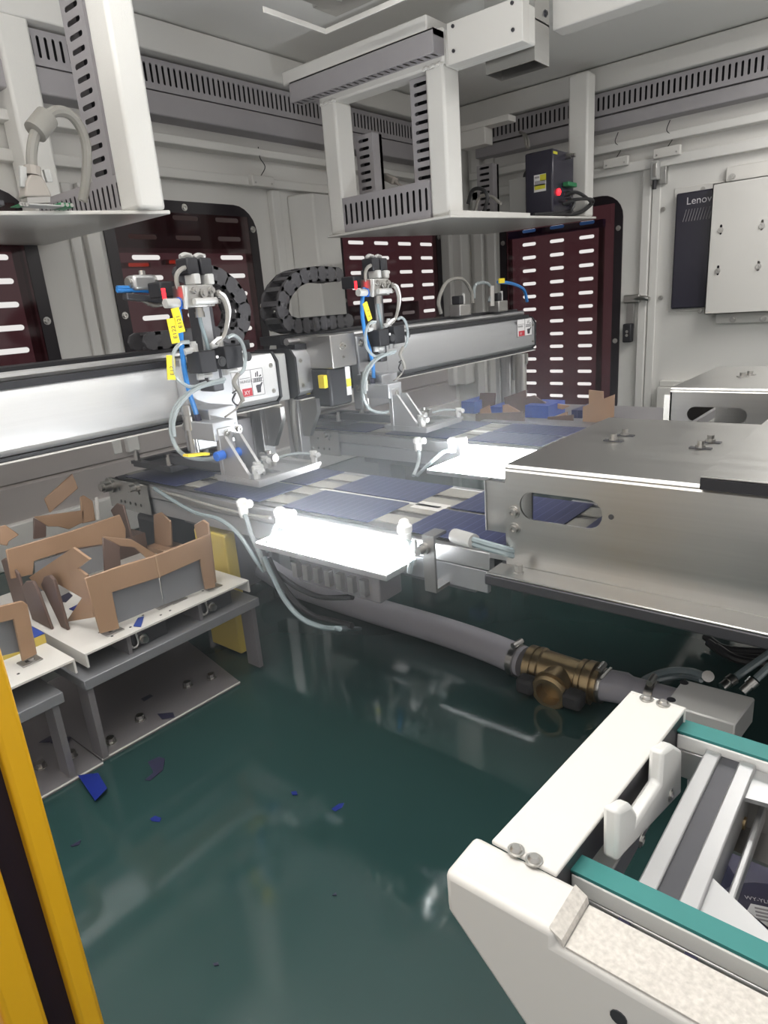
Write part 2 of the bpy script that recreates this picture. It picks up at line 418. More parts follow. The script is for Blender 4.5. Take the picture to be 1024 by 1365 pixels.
# lower stainless panel of the left wall and the ledge under it
trim(MB().box(XW, XW+0.010, -0.4, 2.85, 0.225, 0.44), 'lower_panel', bevel=0.002)
trim(MB().prism([(XW, -0.4, 0.0), (XW+0.012, -0.4, 0.0), (XW+0.012, -0.4, 0.215), (XW, -0.4, 0.225)], (0, 3.3, 0)), 'lower_panel')
trim(MB().box(XW, XW+0.035, -0.4, 2.9, 0.0, 0.12), 'white_wall', bevel=0.004)

# ------------------------------------------------------------------ cable ducts
def duct(name_label, O, U, V, N, L, hgt, dep, pitch=0.0175, slot_len=None, group=None, lid=0.0):
    """slotted wiring duct: slotted front, closed sides and back; U runs along it, N points out of its slotted face"""
    O, U, V, N = Vec(O), Vec(U), Vec(V), Vec(N)
    t = thing('cable_duct', name_label, 'cable duct', O, group)
    p = MB(); n = max(1, int(L/pitch)); sl = slot_len or hgt*0.62; e = (L - n*pitch)/2
    p.slotcell(O, U, V, N, (0, e, 0, hgt), None, 0.0015); p.slotcell(O, U, V, N, (L-e, L, 0, hgt), None, 0.0015)
    for i in range(n):
        p.slotcell(O, U, V, N, (e+i*pitch, e+(i+1)*pitch, 0, hgt), (e+(i+0.5)*pitch, hgt*0.52, pitch*0.40, sl), 0.0015)
    p.build('slotted_face', 'duct_grey', t)
    s = MB(); q = [O, O+V*hgt, O+V*hgt-N*dep, O-N*dep]
    for a, c in ((0, 1), (2, 3)):
        A, B = q[0 if a == 0 else 1], q[3 if a == 0 else 2]
        s.add([A, B, B+U*L, A+U*L], [(0,1,2,3)])
    for end in (Vec((0,0,0)), U*L): s.add([p_+end for p_ in q], [(0,1,2,3)])
    s.build('side_wall', 'duct_grey', t)
    k = MB(); k.prism([O-N*(dep*0.72), O+V*hgt-N*(dep*0.72), O+V*hgt-N*dep, O-N*dep], U*L)
    k.build('back', 'duct_dark', t)
    if lid:
        MB().prism([O+V*hgt, O+V*(hgt+0.002)+N*0.0, O+V*(hgt+0.002)-N*dep, O+V*hgt-N*dep], U*L).build('lid', 'duct_grey', t)
    return t
duct('long grey slotted duct high along the left wall between the two hanging cabinets', (XW+0.07, -0.2, 1.256), (0,1,0), (0,0,1), (1,0,0), 3.0, 0.08, 0.065, 0.02)
MB().box(XW, XW+0.075, -0.2, 2.85, 1.19, 1.252).build('duct_base', 'duct_grey', bpy.data.objects['cable_duct'], bevel=0.004)
o = duct('long grey slotted duct high on the right wall above the door and computer', (0.6, YW-0.075, 1.262), (-1,0,0), (0,0,1), (0,-1,0), 2.35, 0.078, 0.065, 0.0205)
MB().box(-1.75, 0.6, YW-0.07, YW, 1.21, 1.258).build('duct_base', 'duct_grey', o, bevel=0.004)

# small white sensor boxes on the rails, each with a thin wire
def sensor(label, c, U, N, w=0.10, h=0.035):
    c, U, N = Vec(c), Vec(U), Vec(N); Z = Vec((0,0,1))
    t = thing('sensor_box', label, 'sensor', c)
    q = [c-U*w/2-Z*h/2, c+U*w/2-Z*h/2, c+U*w/2+Z*h/2, c-U*w/2+Z*h/2]
    MB().prism(q, N*0.022).build('housing', 'white_sheet', t, bevel=0.003)
    for s_ in (-1, 1): MB().bolt(c+U*(w*0.36*s_)+N*0.022-Z*0.006, N, 0.003, 0.002, False).build('screw', 'steel_bolt', t)
    MB().tube(spline([c+Z*h/2+N*0.01, c+Z*(h/2+0.03)+U*0.02+N*0.015, c+Z*(h/2+0.055)-U*0.003+N*0.02, c+Z*(h/2+0.09)+U*0.004+N*0.01]), 0.0016, 6).build('wire', 'cable_black', t)
p = at(346, 243, x=XW+0.03); sensor('small white sensor box on the left wall rail above the red window, thin black wire', (XW+0.03, p.y, p.z), (0,1,0), (1,0,0))
p = at(823, 217, y=YW-0.03); sensor('small white sensor box on the right rail over the door window, left of its pair', (p.x, YW-0.03, p.z), (1,0,0), (0,-1,0))
p = at(891, 203, y=YW-0.03); sensor('small white sensor box on the right rail directly above the silver door switch', (p.x, YW-0.03, p.z), (1,0,0), (0,-1,0))

# door latch and safety switch
p = at(846, 430, y=YW)
t = thing('door_latch', 'silver slide latch with a black lock body beside the red door window', 'latch', (p.x, YW-0.005, p.z))
q = at(840, 430, y=YW-0.01)
MB().box(q.x-0.016, q.x+0.016, YW-0.012, YW, 0.44, 0.575).build('plate', 'stainless', t, bevel=0.002)
MB().box(q.x-0.020, q.x+0.045, YW-0.04, YW-0.012, 0.545, 0.578).build('bolt_bar', 'steel_bolt', t, bevel=0.004)
MB().tube(spline([(q.x+0.02, YW-0.03, 0.56), (q.x+0.06, YW-0.035, 0.563), (q.x+0.085, YW-0.035, 0.555)]), 0.010, 10).build('handle', 'steel_bolt', t)
MB().box(q.x-0.019, q.x+0.019, YW-0.045, YW-0.012, 0.385, 0.462).build('lock_body', 'black_plastic', t, bevel=0.005)
for dz in (0.415, 0.43): MB().bolt((q.x, YW-0.045, dz), (0,-1,0), 0.004, 0.003).build('screw', 'steel_bolt', t)
a, c = at(868, 213, y=YW-0.03), at(887, 246, y=YW-0.03)
t = thing('door_switch', 'small silver safety door switch with a black plug hanging under the right rail', 'switch', (a.x, YW-0.005, c.z))
MB().box(a.x, c.x, YW-0.028, YW, c.z+0.005, a.z).build('plate', 'stainless', t, bevel=0.002)
MB().box(a.x+0.008, a.x+0.038, YW-0.06, YW-0.028, c.z+0.02, a.z-0.01).build('switch_body', 'grey_plastic', t, bevel=0.004)
MB().box(a.x+0.022, a.x+0.034, YW-0.066, YW-0.06, c.z+0.03, a.z-0.02).build('actuator', 'steel_bolt', t, bevel=0.002)
MB().cyl((a.x+0.022, YW-0.045, c.z+0.02), (a.x+0.022, YW-0.045, c.z-0.012), 0.008).build('cable_gland', 'black_plastic', t)

# wall computer with printed name, white cover plate in front of it
a, c = at(903, 258, y=YW-0.03), at(900, 412, y=YW-0.03)
t = thing('computer', 'black wall computer front with vent slits, half hidden by the white plate', 'computer', (a.x, YW, c.z))
x1 = a.x+0.24
MB().box(a.x-0.004, x1, YW-0.028, YW-0.001, c.z, a.z).build('front_panel', 'black_gloss', t, bevel=0.006)
MB().box(a.x-0.018, x1, YW-0.006, YW, c.z-0.012, a.z+0.022).build('bracket', 'white_sheet', t, bevel=0.002)
s = MB()
for i in range(12):
    u = a.x+0.026+i*0.0105
    s.bar((u, YW-0.0285, a.z-0.105), (u+0.011, YW-0.0285, a.z-0.062), 0.0015, 0.002, (0,1,0))
o = s.build('vent_slits', 'duct_grey', t); o['kind'] = 'stuff'
mb = MB(); text_mb(mb, 'Lenovo', (a.x+0.035, YW-0.029, a.z-0.045), (1,0,0.0), (0,0,1), 0.026)
mb.build('lettering', 'print_light', t)
for px, py in ((884, 279), (881, 397), (937, 252), (933, 415)):
    v = at(px, py, y=YW-0.006); MB().bolt((v.x, YW-0.006, v.z), (0,-1,0), 0.006, 0.005).build('bolt', 'steel_bolt', t)
a, c, e = at(952, 245, y=YW-0.07), at(947, 419, y=YW-0.07), at(1024, 234, y=YW-0.07)
t = thing('cover_plate', 'white mounting plate with four slotted screws in front of the wall computer', 'plate', (a.x, YW-0.07, c.z))
p = MB(); x0, x1, z0, z1 = a.x-0.003, a.x+0.30, c.z, a.z
vs_ = [at(961, 306, y=YW-0.07), at(961, 360, y=YW-0.07), at(1016, 300, y=YW-0.07), at(1016, 354, y=YW-0.07)]
us = [0, 0.075, 0.30]; zs = [0, (z1-z0)*0.52, z1-z0]
su = [v.x-x0 for v in vs_]; sv = [v.z-z0 for v in vs_]
uu = [0, (su[0]+su[2])/2, x1-x0]; vv = [0, (sv[0]+sv[1])/2, z1-z0]
for i, (cu, lo, hi) in enumerate(((su[0], sv[1], sv[0]), (su[2], sv[3], sv[2]))):
    p.slotcell((x0, YW-0.07, z0), (1,0,0), (0,0,1), (0,-1,0), (uu[i], uu[i+1], vv[0], vv[1]), (cu, lo, 0.009, 0.036), 0.004)
    p.slotcell((x0, YW-0.07, z0), (1,0,0), (0,0,1), (0,-1,0), (uu[i], uu[i+1], vv[1], vv[2]), (cu, hi, 0.009, 0.036), 0.004)
    for h_ in (lo, hi): MB().bolt((x0+cu, YW-0.072, z0+h_-0.002), (0,-1,0), 0.0065, 0.005).build('screw', 'steel_bolt', t)
p.box(x0, x0+0.003, YW-0.07, YW-0.032, z0, z1); p.box(x0, x1, YW-0.07, YW-0.032, z1-0.003, z1); p.box(x0, x1, YW-0.07, YW-0.032, z0, z0+0.003)
p.build('plate', 'white_sheet', t)
for f0, f1 in ((z1, z1+0.055), (z0-0.04, z0)): MB().box(x0+0.03, x1, YW-0.02, YW, f0, f1).build('mounting_flange', 'white_sheet', t, bevel=0.002)
for px, py in ((976, 236), (977, 426), (1017, 425)):
    v = at(px, py, y=YW-0.02); MB().bolt((v.x, YW-0.02, v.z), (0,-1,0), 0.008, 0.008).build('bolt', 'steel_bolt', t)
# white electrical box on the lower right wall
a, c = at(876, 507, y=YW-0.05), at(935, 500, y=YW-0.05)
t = thing('switch_box', 'white switch box on the right wall half behind the far stainless cover', 'box', (a.x, YW, 0.0))
MB().box(a.x, a.x+0.30, YW-0.05, YW, 0.03, 0.20).build('body', 'white_sheet', t, bevel=0.004)
MB().box(a.x+0.006, a.x+0.29, YW-0.04, YW, 0.20, 0.225).build('lid', 'white_sheet', t, bevel=0.004)
#@@CABINETS
# ------------------------------------------------------------------ hanging electrical cabinets
ZS = 0.846                                              # top of the cabinet shelves
xf = -1.143
yA, yB = at(613, 90, x=xf).y, at(470, 250, x=-1.545).y
t = thing('electrical_cabinet', 'open white steel cabinet hanging in the corner, holding the black controller', 'cabinet', (-1.35, 2.2, 0.838))
MB().box(xf-0.062, xf, 1.73, min(yA, 1.81), ZS, 1.225).build('post', 'white_powder', t, bevel=0.008)
MB().box(-1.608, -1.545, 1.73, 1.81, ZS, 1.225).build('post', 'white_powder', t, bevel=0.008)
p2 = at(783, 200, x=xf); p2r = at(795, 250, x=xf)
fa, fb = at(664, 309, y=p2.y+0.075), at(795, 291.5, y=p2.y+0.075)
fa, fb = fb + (fa-fb)*((fb.x+1.615)/(fb.x-fa.x)), fb
MB().prism([(-1.615, 1.718, ZS-0.008), (xf+0.012, 1.718, ZS-0.008), (fb.x, fb.y, fb.z), (fa.x, fa.y, fb.z)], (0, 0, 0.008)).build('shelf', 'white_sheet', t, bevel=0.002)
MB().prism([(xf+0.008, 1.718, ZS), (xf+0.008, 2.2, ZS+0.012), (xf+0.008, 2.2, ZS+0.026), (xf+0.008, 1.718, ZS+0.012)], (0.004, 0, 0)).build('shelf_lip', 'white_sheet', t)
zsh = lambda y: ZS + (fb.z+0.008-ZS)*(y-1.718)/(fb.y-1.718)
MB().box(at(757, 200, y=p2.y).x, xf, p2.y, p2.y+0.07, zsh(p2.y+0.07), 1.38).build('post', 'white_powder', t, bevel=0.008)
MB().box(-1.615, xf, 1.735, 1.80, 1.222, 1.31).build('top_beam', 'white_powder', t, bevel=0.006)
for x_ in (-1.143-0.035, -1.575):
    w_ = MB()
    for i in range(9): w_.lathe((x_-0.03+i*0.0075, 1.733, 1.224+0.002*math.sin(i*2.1)), (0,-1,0), [(0,0.006),(0.003,0.003)], 7)
    o = w_.build('weld_seam', 'white_powder', t); o['kind'] = 'stuff'
duct('short grey duct on the front edge of the corner cabinet shelf, slots upright', (-1.545, 1.728, ZS+0.002), (1,0,0), (0,0,1), (0,-1,0), 0.338, 0.098, 0.05, 0.0225, lid=0.001)
duct('upright grey duct beside the near post inside the corner cabinet', (-1.208, 1.765, ZS+0.10), (0,0,1), (-1,0,0), (0,-1,0), 0.275, 0.075, 0.05, 0.024)
a = at(475, 200, y=1.86); c = at(497, 200, y=1.86)
duct('upright grey duct at the far left inside the corner cabinet', (c.x, 1.86, ZS+0.03), (0,0,1), (-1,0,0), (0,-1,0), 0.27, c.x-a.x, 0.05, 0.0235)
a = at(636, 240, y=2.7); c = at(657, 240, y=2.7)
duct('upright grey duct at the back of the corner cabinet beside the controller', (c.x, 2.7, zsh(2.7)+0.001), (0,0,1), (-1,0,0), (0,-1,0), 0.26, c.x-a.x, 0.05, 0.0235)
# controller
xc = -1.165
y0 = at(737, 250, x=xc).y; y1 = at(765, 250, x=xc).y; x0 = at(700, 250, y=y0).x; zt = at(737, 197, x=xc).z
t = thing('controller', 'black controller with a yellow and white label and a red lamp in the corner cabinet', 'controller', (xc, y0, zsh(y1)))
MB().box(x0, xc, y0, y1, zsh(y1), zt).build('housing', 'black_gloss', t, bevel=0.006)
V = lambda px, py: at(px, py, y=y0)
def stick(mb, px0, py0, px1, py1, pl, d=0.0008):
    a, c = at(px0, py0, **pl), at(px1, py1, **pl); k = list(pl)[0]
    if k == 'y': mb.prism([(a.x, a.y, a.z), (c.x, a.y, a.z), (c.x, a.y, c.z), (a.x, a.y, c.z)], (0, -d, 0))
    else: mb.prism([(a.x, a.y, a.z), (a.x, c.y, a.z), (a.x, c.y, c.z), (a.x, a.y, c.z)], (d, 0, 0))
    return mb
pl = {'y': y0}
lb = stick(MB(), 712, 234, 728, 254, pl).build('label_sticker', 'label_white', t)
stick(MB(), 720, 233, 728, 240, {'y': y0-0.001}).build('yellow_sign', 'label_yellow', lb)
stick(MB(), 713, 247, 727, 251, {'y': y0-0.001}).build('yellow_bar', 'label_yellow', lb)
stick(stick(MB(), 713, 236, 719, 237.3, {'y': y0-0.001}), 713, 242, 727, 246, {'y': y0-0.001}).build('print', 'duct_grey', lb)
pl = {'x': xc}
stick(MB(), 737.5, 201, 743, 206, pl).build('yellow_tag', 'label_yellow', t)
a = at(744, 256, x=xc); MB().lathe(a, (1,0,0), [(0, 0.012), (0.006, 0.012), (0.01, 0.006)], 12).build('red_button', 'red_lamp', t)
a, c = at(750, 243, x=xc), at(761, 251, x=xc); MB().box(xc, xc+0.025, a.y, c.y, c.z, a.z).build('terminal_plug', 'green_terminal', t, bevel=0.003)
for px, py in ((755, 209), (754, 259), (756, 268)):
    a = at(px, py, x=xc); MB().lathe(a, (1,0,0), [(0, 0.010), (0.02, 0.010), (0.02, 0.007), (0.035, 0.007), (0.035, 0.004)], 10).build('round_connector', 'steel_bolt', t)
for i, (px, py, qx, qy) in enumerate(((754, 259, 786, 273), (756, 268, 789, 272), (750, 272, 762, 288))):
    a = at(px, py, x=xc+0.03); e = at(qx, qy, x=xc+0.04)
    MB().tube(spline([a, a+Vec((0.03, 0.03, 0.004)), e+Vec((0.015, -0.04, 0.012)), Vec((e.x, e.y, max(e.z, zsh(e.y)+.014))), Vec((e.x-.01, e.y-.10, zsh(e.y-.1)+.010)), Vec((e.x-.05, e.y-.2, zsh(e.y-.2)+.009))]), 0.006, 7).build('cable', 'cable_black', t)
# white module beside the controller, small leads behind it
a, c = at(678, 240, y=y0+0.05), at(701, 285, y=y0+0.05)
t = thing('power_module', 'plain grey white module box standing left of the black controller', 'box', (a.x, y0+0.05, zsh(y0+0.14)))
MB().box(a.x, c.x+0.02, y0+0.05, y0+0.14, zsh(y0+0.14), a.z).build('body', 'grey_plastic', t, bevel=0.004)
MB().tube(spline([(a.x+0.05, y0+0.08, a.z), (a.x+0.06, y0+0.08, a.z+0.02), (a.x+0.09, y0+0.08, a.z+0.02), (a.x+0.10, y0+0.10, a.z+0.06)]), 0.006, 6).build('cable', 'cable_black', t)
t = tag(MB().tube(spline([at(702, 196, y=y0+0.1), at(700, 185, y=y0+0.15), at(697, 178, y=2.82), at(693, 176, y=2.86)]), 0.005, 7).tube(spline([at(705, 197, y=y0+0.1), at(704, 187, y=y0+0.15), at(701, 180, y=2.82), at(699, 178, y=2.86)]), 0.005, 7).build('lead_pair', 'cable_grey', loc=(xc, y0, zt)),
        'thin grey pair of leads rising from the controller into the wall duct', 'cable')
yl = 2.0
pts = [at(624, 272, y=yl), at(630, 254, y=yl), at(642, 252, y=yl), at(650, 262, y=yl), at(646, 281, y=yl)]
tag(MB().tube(spline(pts), 0.006, 7).build('black_lead', 'cable_black', loc=pts[0]), 'black looped lead on the corner cabinet shelf behind the near post', 'cable')
pts = [at(633, 282, y=yl+.05), at(640, 262, y=yl+.05), at(655, 262, y=yl+.05), at(668, 272, y=yl+.05)]
tag(MB().tube(spline(pts), 0.005, 7).build('grey_lead', 'cable_grey', loc=pts[0]), 'grey looped lead on the corner cabinet shelf left of the module', 'cable')
t = thing('cable_plug', 'pale plug on a thin lead seen through the left opening of the corner cabinet', 'plug', at(520, 238, y=1.95))
a = at(513, 235, y=1.95); c = at(527, 242, y=1.95)
MB().bar(a, c, 0.03, 0.022).build('plug_body', 'connector_beige', t, bevel=0.004)
MB().tube(spline([at(489, 239, y=1.95), at(500, 236, y=1.95), a]), 0.005, 7).tube(spline([c, at(533, 247, y=1.95), at(540, 252, y=1.93)]), 0.005, 7).build('lead', 'connector_beige', t)
# white bracket plate of the left wall seen above the corner cabinet
a = at(640, 147, y=2.6); c = at(678, 147, y=2.6)
MB().box(a.x-0.12, c.x, 2.6, 2.66, 1.262, 1.285).box(a.x-0.1, a.x+0.02, 2.6, 2.66, 1.20, 1.262).build('ceiling_bracket_arm', 'white_sheet', bpy.data.objects['electrical_cabinet'], bevel=0.003)

# cross beam with its duct, bolted plate and camera housing
trim(MB().box(xf+0.001, -0.906, 1.738, 1.80, 1.215, 1.30), 'white_powder', bevel=0.005)
yb = 1.69
a, c = at(592, 33, y=yb), at(592, 64, y=yb)
o = duct('large grey duct under the cross beam of the corner cabinet, slots facing down', (-1.69, yb+0.048, c.z), (1,0,0), (0,-1,0), (0,0,-1), -1.143+1.69, 0.048, 0.055, 0.0235)
MB().box(-1.69, -1.143, yb-0.004, yb, c.z-0.003, a.z).build('front_lid', 'duct_grey', o, bevel=0.002)
trim(MB().box(-1.72, xf-0.02, yb-0.0, yb+0.12, a.z+0.001, a.z+0.04), 'white_wall', bevel=0.004)
yp = 1.70
a, c = at(594, 36, y=yp), at(697, 54, y=yp)
t = thing('junction_plate', 'white bolted junction plate on the cross beam right of the big duct', 'plate', (a.x, yp, c.z))
MB().box(a.x+0.003, c.x, yp, yp+0.036, c.z, c.z+0.095).build('plate', 'white_sheet', t, bevel=0.002)
for px, py in ((604, 35), (605, 68), (683, 4), (684, 40)):
    v = at(px, py, y=yp); MB().bolt((v.x, yp, v.z), (0,-1,0), 0.0045, 0.003, False).build('screw', 'dark_steel', t)
A_ = at(627, 95, y=1.745); zb = A_.z
B_, C_, D_ = at(672, 107, z=zb), at(737, 88, z=zb), at(693, 74, z=zb)
X0, X1, Y0, Y1 = (A_.x+B_.x)/2, (C_.x+D_.x)/2, 1.81, (B_.y+C_.y)/2
t = thing('camera_housing', 'stainless box open at the bottom with a lens inside, hanging behind the cross beam', 'housing', (X0, Y0, zb))
v = at(736, 41, y=Y1+0.02)
trim(MB().box(v.x, 0.7, Y1+0.02, Y1+0.08, v.z, ZC-0.005), 'white_sheet', bevel=0.003)
w = 0.003
MB().box(X1-w, X1, Y0, Y1, zb, ZC).box(X0, X0+w, Y0, Y1, zb, ZC).box(X0+w, X1-w, Y0, Y0+w, zb, ZC).box(X0+w, X1-w, Y1-w, Y1, zb, ZC).box(X0, X1, Y0, Y1, zb+0.09, zb+0.094).build('shell', 'stainless', t)
cx, cy = (X0+X1)/2, (Y0+Y1)/2
MB().lathe((cx, cy, zb+0.09), (0,0,-1), [(0, 0.035), (0.03, 0.035), (0.03, 0.028), (0.055, 0.028), (0.055, 0.018), (0.045, 0.016)], 18).build('lens', 'black_plastic', t)
for px, py in ((703, 9), (727, 18)):
    v = at(px, py, x=X1); MB().bolt((X1, v.y, v.z), (1,0,0), 0.006, 0.005).build('bolt', 'dark_steel', t)
# second bracket with stainless plate near the lamps
yq = 1.42
a, c = at(433, 46, y=yq), at(541, 1, y=yq)
t = thing('ceiling_tray', 'white ceiling tray carrying a stainless bracket at the top edge of the picture', 'bracket', (a.x, yq, a.z))
MB().box(a.x, c.x, yq, yq+0.004, a.z, a.z+0.012).box(a.x, a.x+0.004, yq-0.2, yq, a.z, a.z+0.012).build('lip', 'white_sheet', t, bevel=0.001)
MB().box(a.x+0.05, c.x-0.06, yq-0.09, yq-0.01, a.z+0.02, ZC-0.001).box(a.x+0.10, a.x+0.15, yq-0.18, yq-0.1, a.z, ZC-0.001).build('bracket', 'stainless', t, bevel=0.002)
for d in (0.07, 0.10, 0.20): MB().bolt((a.x+d, yq-0.01, a.z+0.05), (0,1,0), 0.006, 0.005).bolt((a.x+d, yq-0.09, a.z+0.05), (0,-1,0), 0.006, 0.005).build('bolt', 'steel_bolt', t)

# ---- left hanging cabinet
xl = -1.335
y_a, y_b = at(187, 281, x=xl).y, 0.925
t = thing('electrical_cabinet', 'open white steel cabinet at upper left holding the grey cable plug', 'cabinet', (-1.6, 0.5, 0.838))
xa = at(160, 279, y=y_a).x
MB().box(xa, xl, y_a, y_b, ZS, ZC).build('post', 'white_powder', t, bevel=0.008)
yk0, yk1 = at(14, 120, x=-1.84).y, at(56, 120, x=-1.84).y
MB().box(-1.92, -1.84, yk0, yk1, ZS, ZC).build('post', 'white_powder', t, bevel=0.008)
fl = at(0, 281, z=ZS); fc = Vec((xl+0.004, y_b+0.006, ZS)); fe = fc + (fl-fc)*((fc.y+0.3)/(fc.y-fl.y))
MB().prism([(XW+0.002, y_b+0.006, ZS-0.008), (XW+0.002, -0.3, ZS-0.008), (fe.x, -0.3, ZS-0.008), (fc.x, fc.y, ZS-0.008)], (0, 0, 0.008)).build('shelf', 'white_sheet', t, bevel=0.002)

MB().box(xa, xl, -0.3, y_a, 1.36, ZC).build('top_beam', 'white_powder', t, bevel=0.006)
yd = y_b-0.03
xr, xq = at(130, 120, y=yd).x, at(101, 122, y=yd).x
duct('upright grey duct beside the post of the upper left cabinet', (xr, yd, ZS+0.085), (0,0,1), (-1,0,0), (0,-1,0), 0.40, xr-xq, 0.045, 0.0265)
duct('low grey duct on the shelf of the upper left cabinet, slots upright', (-1.80, yd-0.02, ZS+0.001), (1,0,0), (0,0,1), (0,-1,0), xa+1.80-0.004, 0.078, 0.05, 0.021, lid=0.001)
# plug with its looped cable
xp = -1.37
P = lambda px, py, dx=0: at(px, py, x=xp+dx)
t = thing('cable_plug', 'beige grey multi pin plug with looped thick cable on the upper left shelf', 'plug', P(50, 278))
hood = [P(33, 262), P(36, 240), P(41, 232), P(53, 232), P(60, 240), P(70, 262)]
MB().prism(hood, (-0.03, 0, 0)).build('plug_hood', 'connector_beige', t, bevel=0.003)
MB().prism([P(36, 263), P(67, 262), P(67, 270), P(37, 271)], (-0.02, 0, 0)).build('pin_shell', 'steel_bolt', t)
for q in ((30, 222, 31, 250), (61, 226, 66, 243)):
    MB().bar(P(q[0], q[1], -0.01), P(q[2], q[3], -0.01), 0.012, 0.008, (1,0,0)).build('thumb_screw', 'grey_plastic', t, bevel=0.001)
MB().tube([P(44, 234, -0.012), P(43, 222, -0.012)], 0.015, 10).build('strain_relief', 'connector_beige', t)
loop = [P(43, 226, -0.012), P(42, 208, -0.012), P(44, 190, -0.012), P(50, 172, -0.012), P(62, 156, -0.014), P(76, 148, -0.016), P(92, 152, -0.018), P(106, 168, -0.02), P(114, 190, -0.022), P(116, 215, -0.025), P(114, 245, -0.03), P(110, 268, -0.035)]
MB().tube(spline(loop), 0.0098, 10).build('cable', 'cable_grey', t)
MB().lathe(P(46, 177, -0.012), P(63, 156, -0.014)-P(46, 177, -0.012), [(0, 0.014), (0.002, 0.021), (0.045, 0.021), (0.047, 0.014)], 16).build('ferrite_core', 'cable_grey', t)
for i, (p0, p1, nm) in enumerate((((24, 272), (37, 281), 'left of'), ((78, 270), (98, 281), 'right of'))):
    a, c = P(*p0, dx=-0.005), P(*p1, dx=-0.005)
    tt = thing('terminal_block', 'green screw terminal block on the upper left shelf, %s the beige plug' % nm, 'terminal', (xp, a.y, ZS))
    MB().box(xp-0.04, xp, a.y, c.y, ZS, a.z).build('body', 'green_terminal', tt, bevel=0.002)
    for j in range(3):
        yy = a.y+(c.y-a.y)*(j+0.5)/3; MB().bolt((xp, yy, (ZS+a.z)/2), (1,0,0), 0.0035, 0.002, False).build('screw', 'steel_bolt', tt)
a, c = P(42, 271, 0.0), P(66, 281, 0.0)
tt = thing('socket', 'grey socket on the shelf below the beige grey plug', 'socket', (xp, a.y, ZS))
MB().box(xp-0.035, xp+0.002, a.y-0.006, c.y+0.03, ZS, a.z).build('body', 'grey_plastic', tt, bevel=0.002)
MB().box(xp-0.05, xp-0.02, a.y-0.10, a.y-0.04, ZS, a.z+0.006).build('side_lug', 'dark_steel', tt, bevel=0.002)

# lamps of the enclosure, above the picture
for i, (lx, ly, sx, sy, lz) in enumerate(LAMPS):
    t = thing('ceiling_lamp', ['long ceiling lamp above the green base near the camera', 'long ceiling lamp on the right side of the ceiling'][i], 'lamp', (lx, ly, lz))
    MB().box(lx-sx/2-0.02, lx+sx/2+0.02, ly-sy/2-0.02, ly+sy/2+0.02, lz, lz+0.03).build('lamp_body', 'white_sheet', t, bevel=0.004)
    MB().box(lx-sx/2, lx+sx/2, ly-sy/2, ly+sy/2, lz-0.008, lz).build('diffuser', 'lamp_diffuser', t)
    if lz < 1.3:
        MB().box(lx-sx/2, lx+sx/2, ly-sy/2, ly+sy/2, lz+0.03, lz+0.038).build('diffuser', 'lamp_diffuser', t)  # upper glowing face, added with the upward light for the ceiling
        for e in (-1, 1): MB().cyl((lx+e*sx*0.4, ly, lz+0.038), (lx+e*sx*0.4, ly, ZC), 0.004).build('rod', 'steel_bolt', t)
#@@GANTRY
# ------------------------------------------------------------------ linear gantries
XG = -1.13
def gantry(label, ya, yb, mt, rod):
    t = thing('linear_gantry', label, 'gantry', (XG-0.06, (ya+yb)/2, 0.48))
    prof = [(XG-0.012, 0.430), (XG, 0.442), (XG, 0.515), (XG-0.012, 0.535), (XG-0.13, 0.535), (XG-0.13, 0.430)]
    MB().prism([(x, ya, z) for x, z in prof], (0, yb-ya, 0)).build('beam', mt, t, bevel=0.001, seg=1)
    MB().box(XG-0.125, XG+0.003, ya, yb, 0.4215, 0.4235).build('lower_flange', 'white_sheet', t)
    MB().box(XG-0.12, XG-0.004, ya, yb, 0.4235, 0.430).build('shadow_gap', 'black_plastic', t)
    for ye, s_ in ((ya, -1), (yb, 1)):
        MB().prism([(x+0.003*(1 if i in (1,2) else 0), ye, z+(0.003 if z > 0.5 else -0.003)) for i, (x, z) in enumerate(prof)], (0, 0.006*s_, 0)).build('end_cap', 'black_plastic', t)
        for z in (0.455, 0.51): MB().bolt((XG, ye-0.015*s_, z), (1,0,0), 0.0035, 0.003).build('screw', 'steel_bolt', t)
    MB().box(XG-0.07, XG-0.008, ya+0.01, rod, 0.535, 0.546).build('slot_cover', 'black_plastic', t)
    MB().tube([(XG-0.035, ya+0.01, 0.552), (XG-0.035, rod, 0.552)], 0.0085, 10).build('cover_rod', 'aluminium', t)
    MB().box(XG-0.125, XG-0.055, ya+0.01, yb-0.02, 0.546, 0.566).build('chain_trough', 'black_plastic', t)
    return t
g1 = gantry('near white linear gantry beam at left with a hand warning label on its end', -0.35, 1.0, 'aluminium_white', 0.80)
g2 = gantry('far grey linear gantry beam with a motor at its near end', 1.06, 2.225, 'aluminium_grey', 2.2)
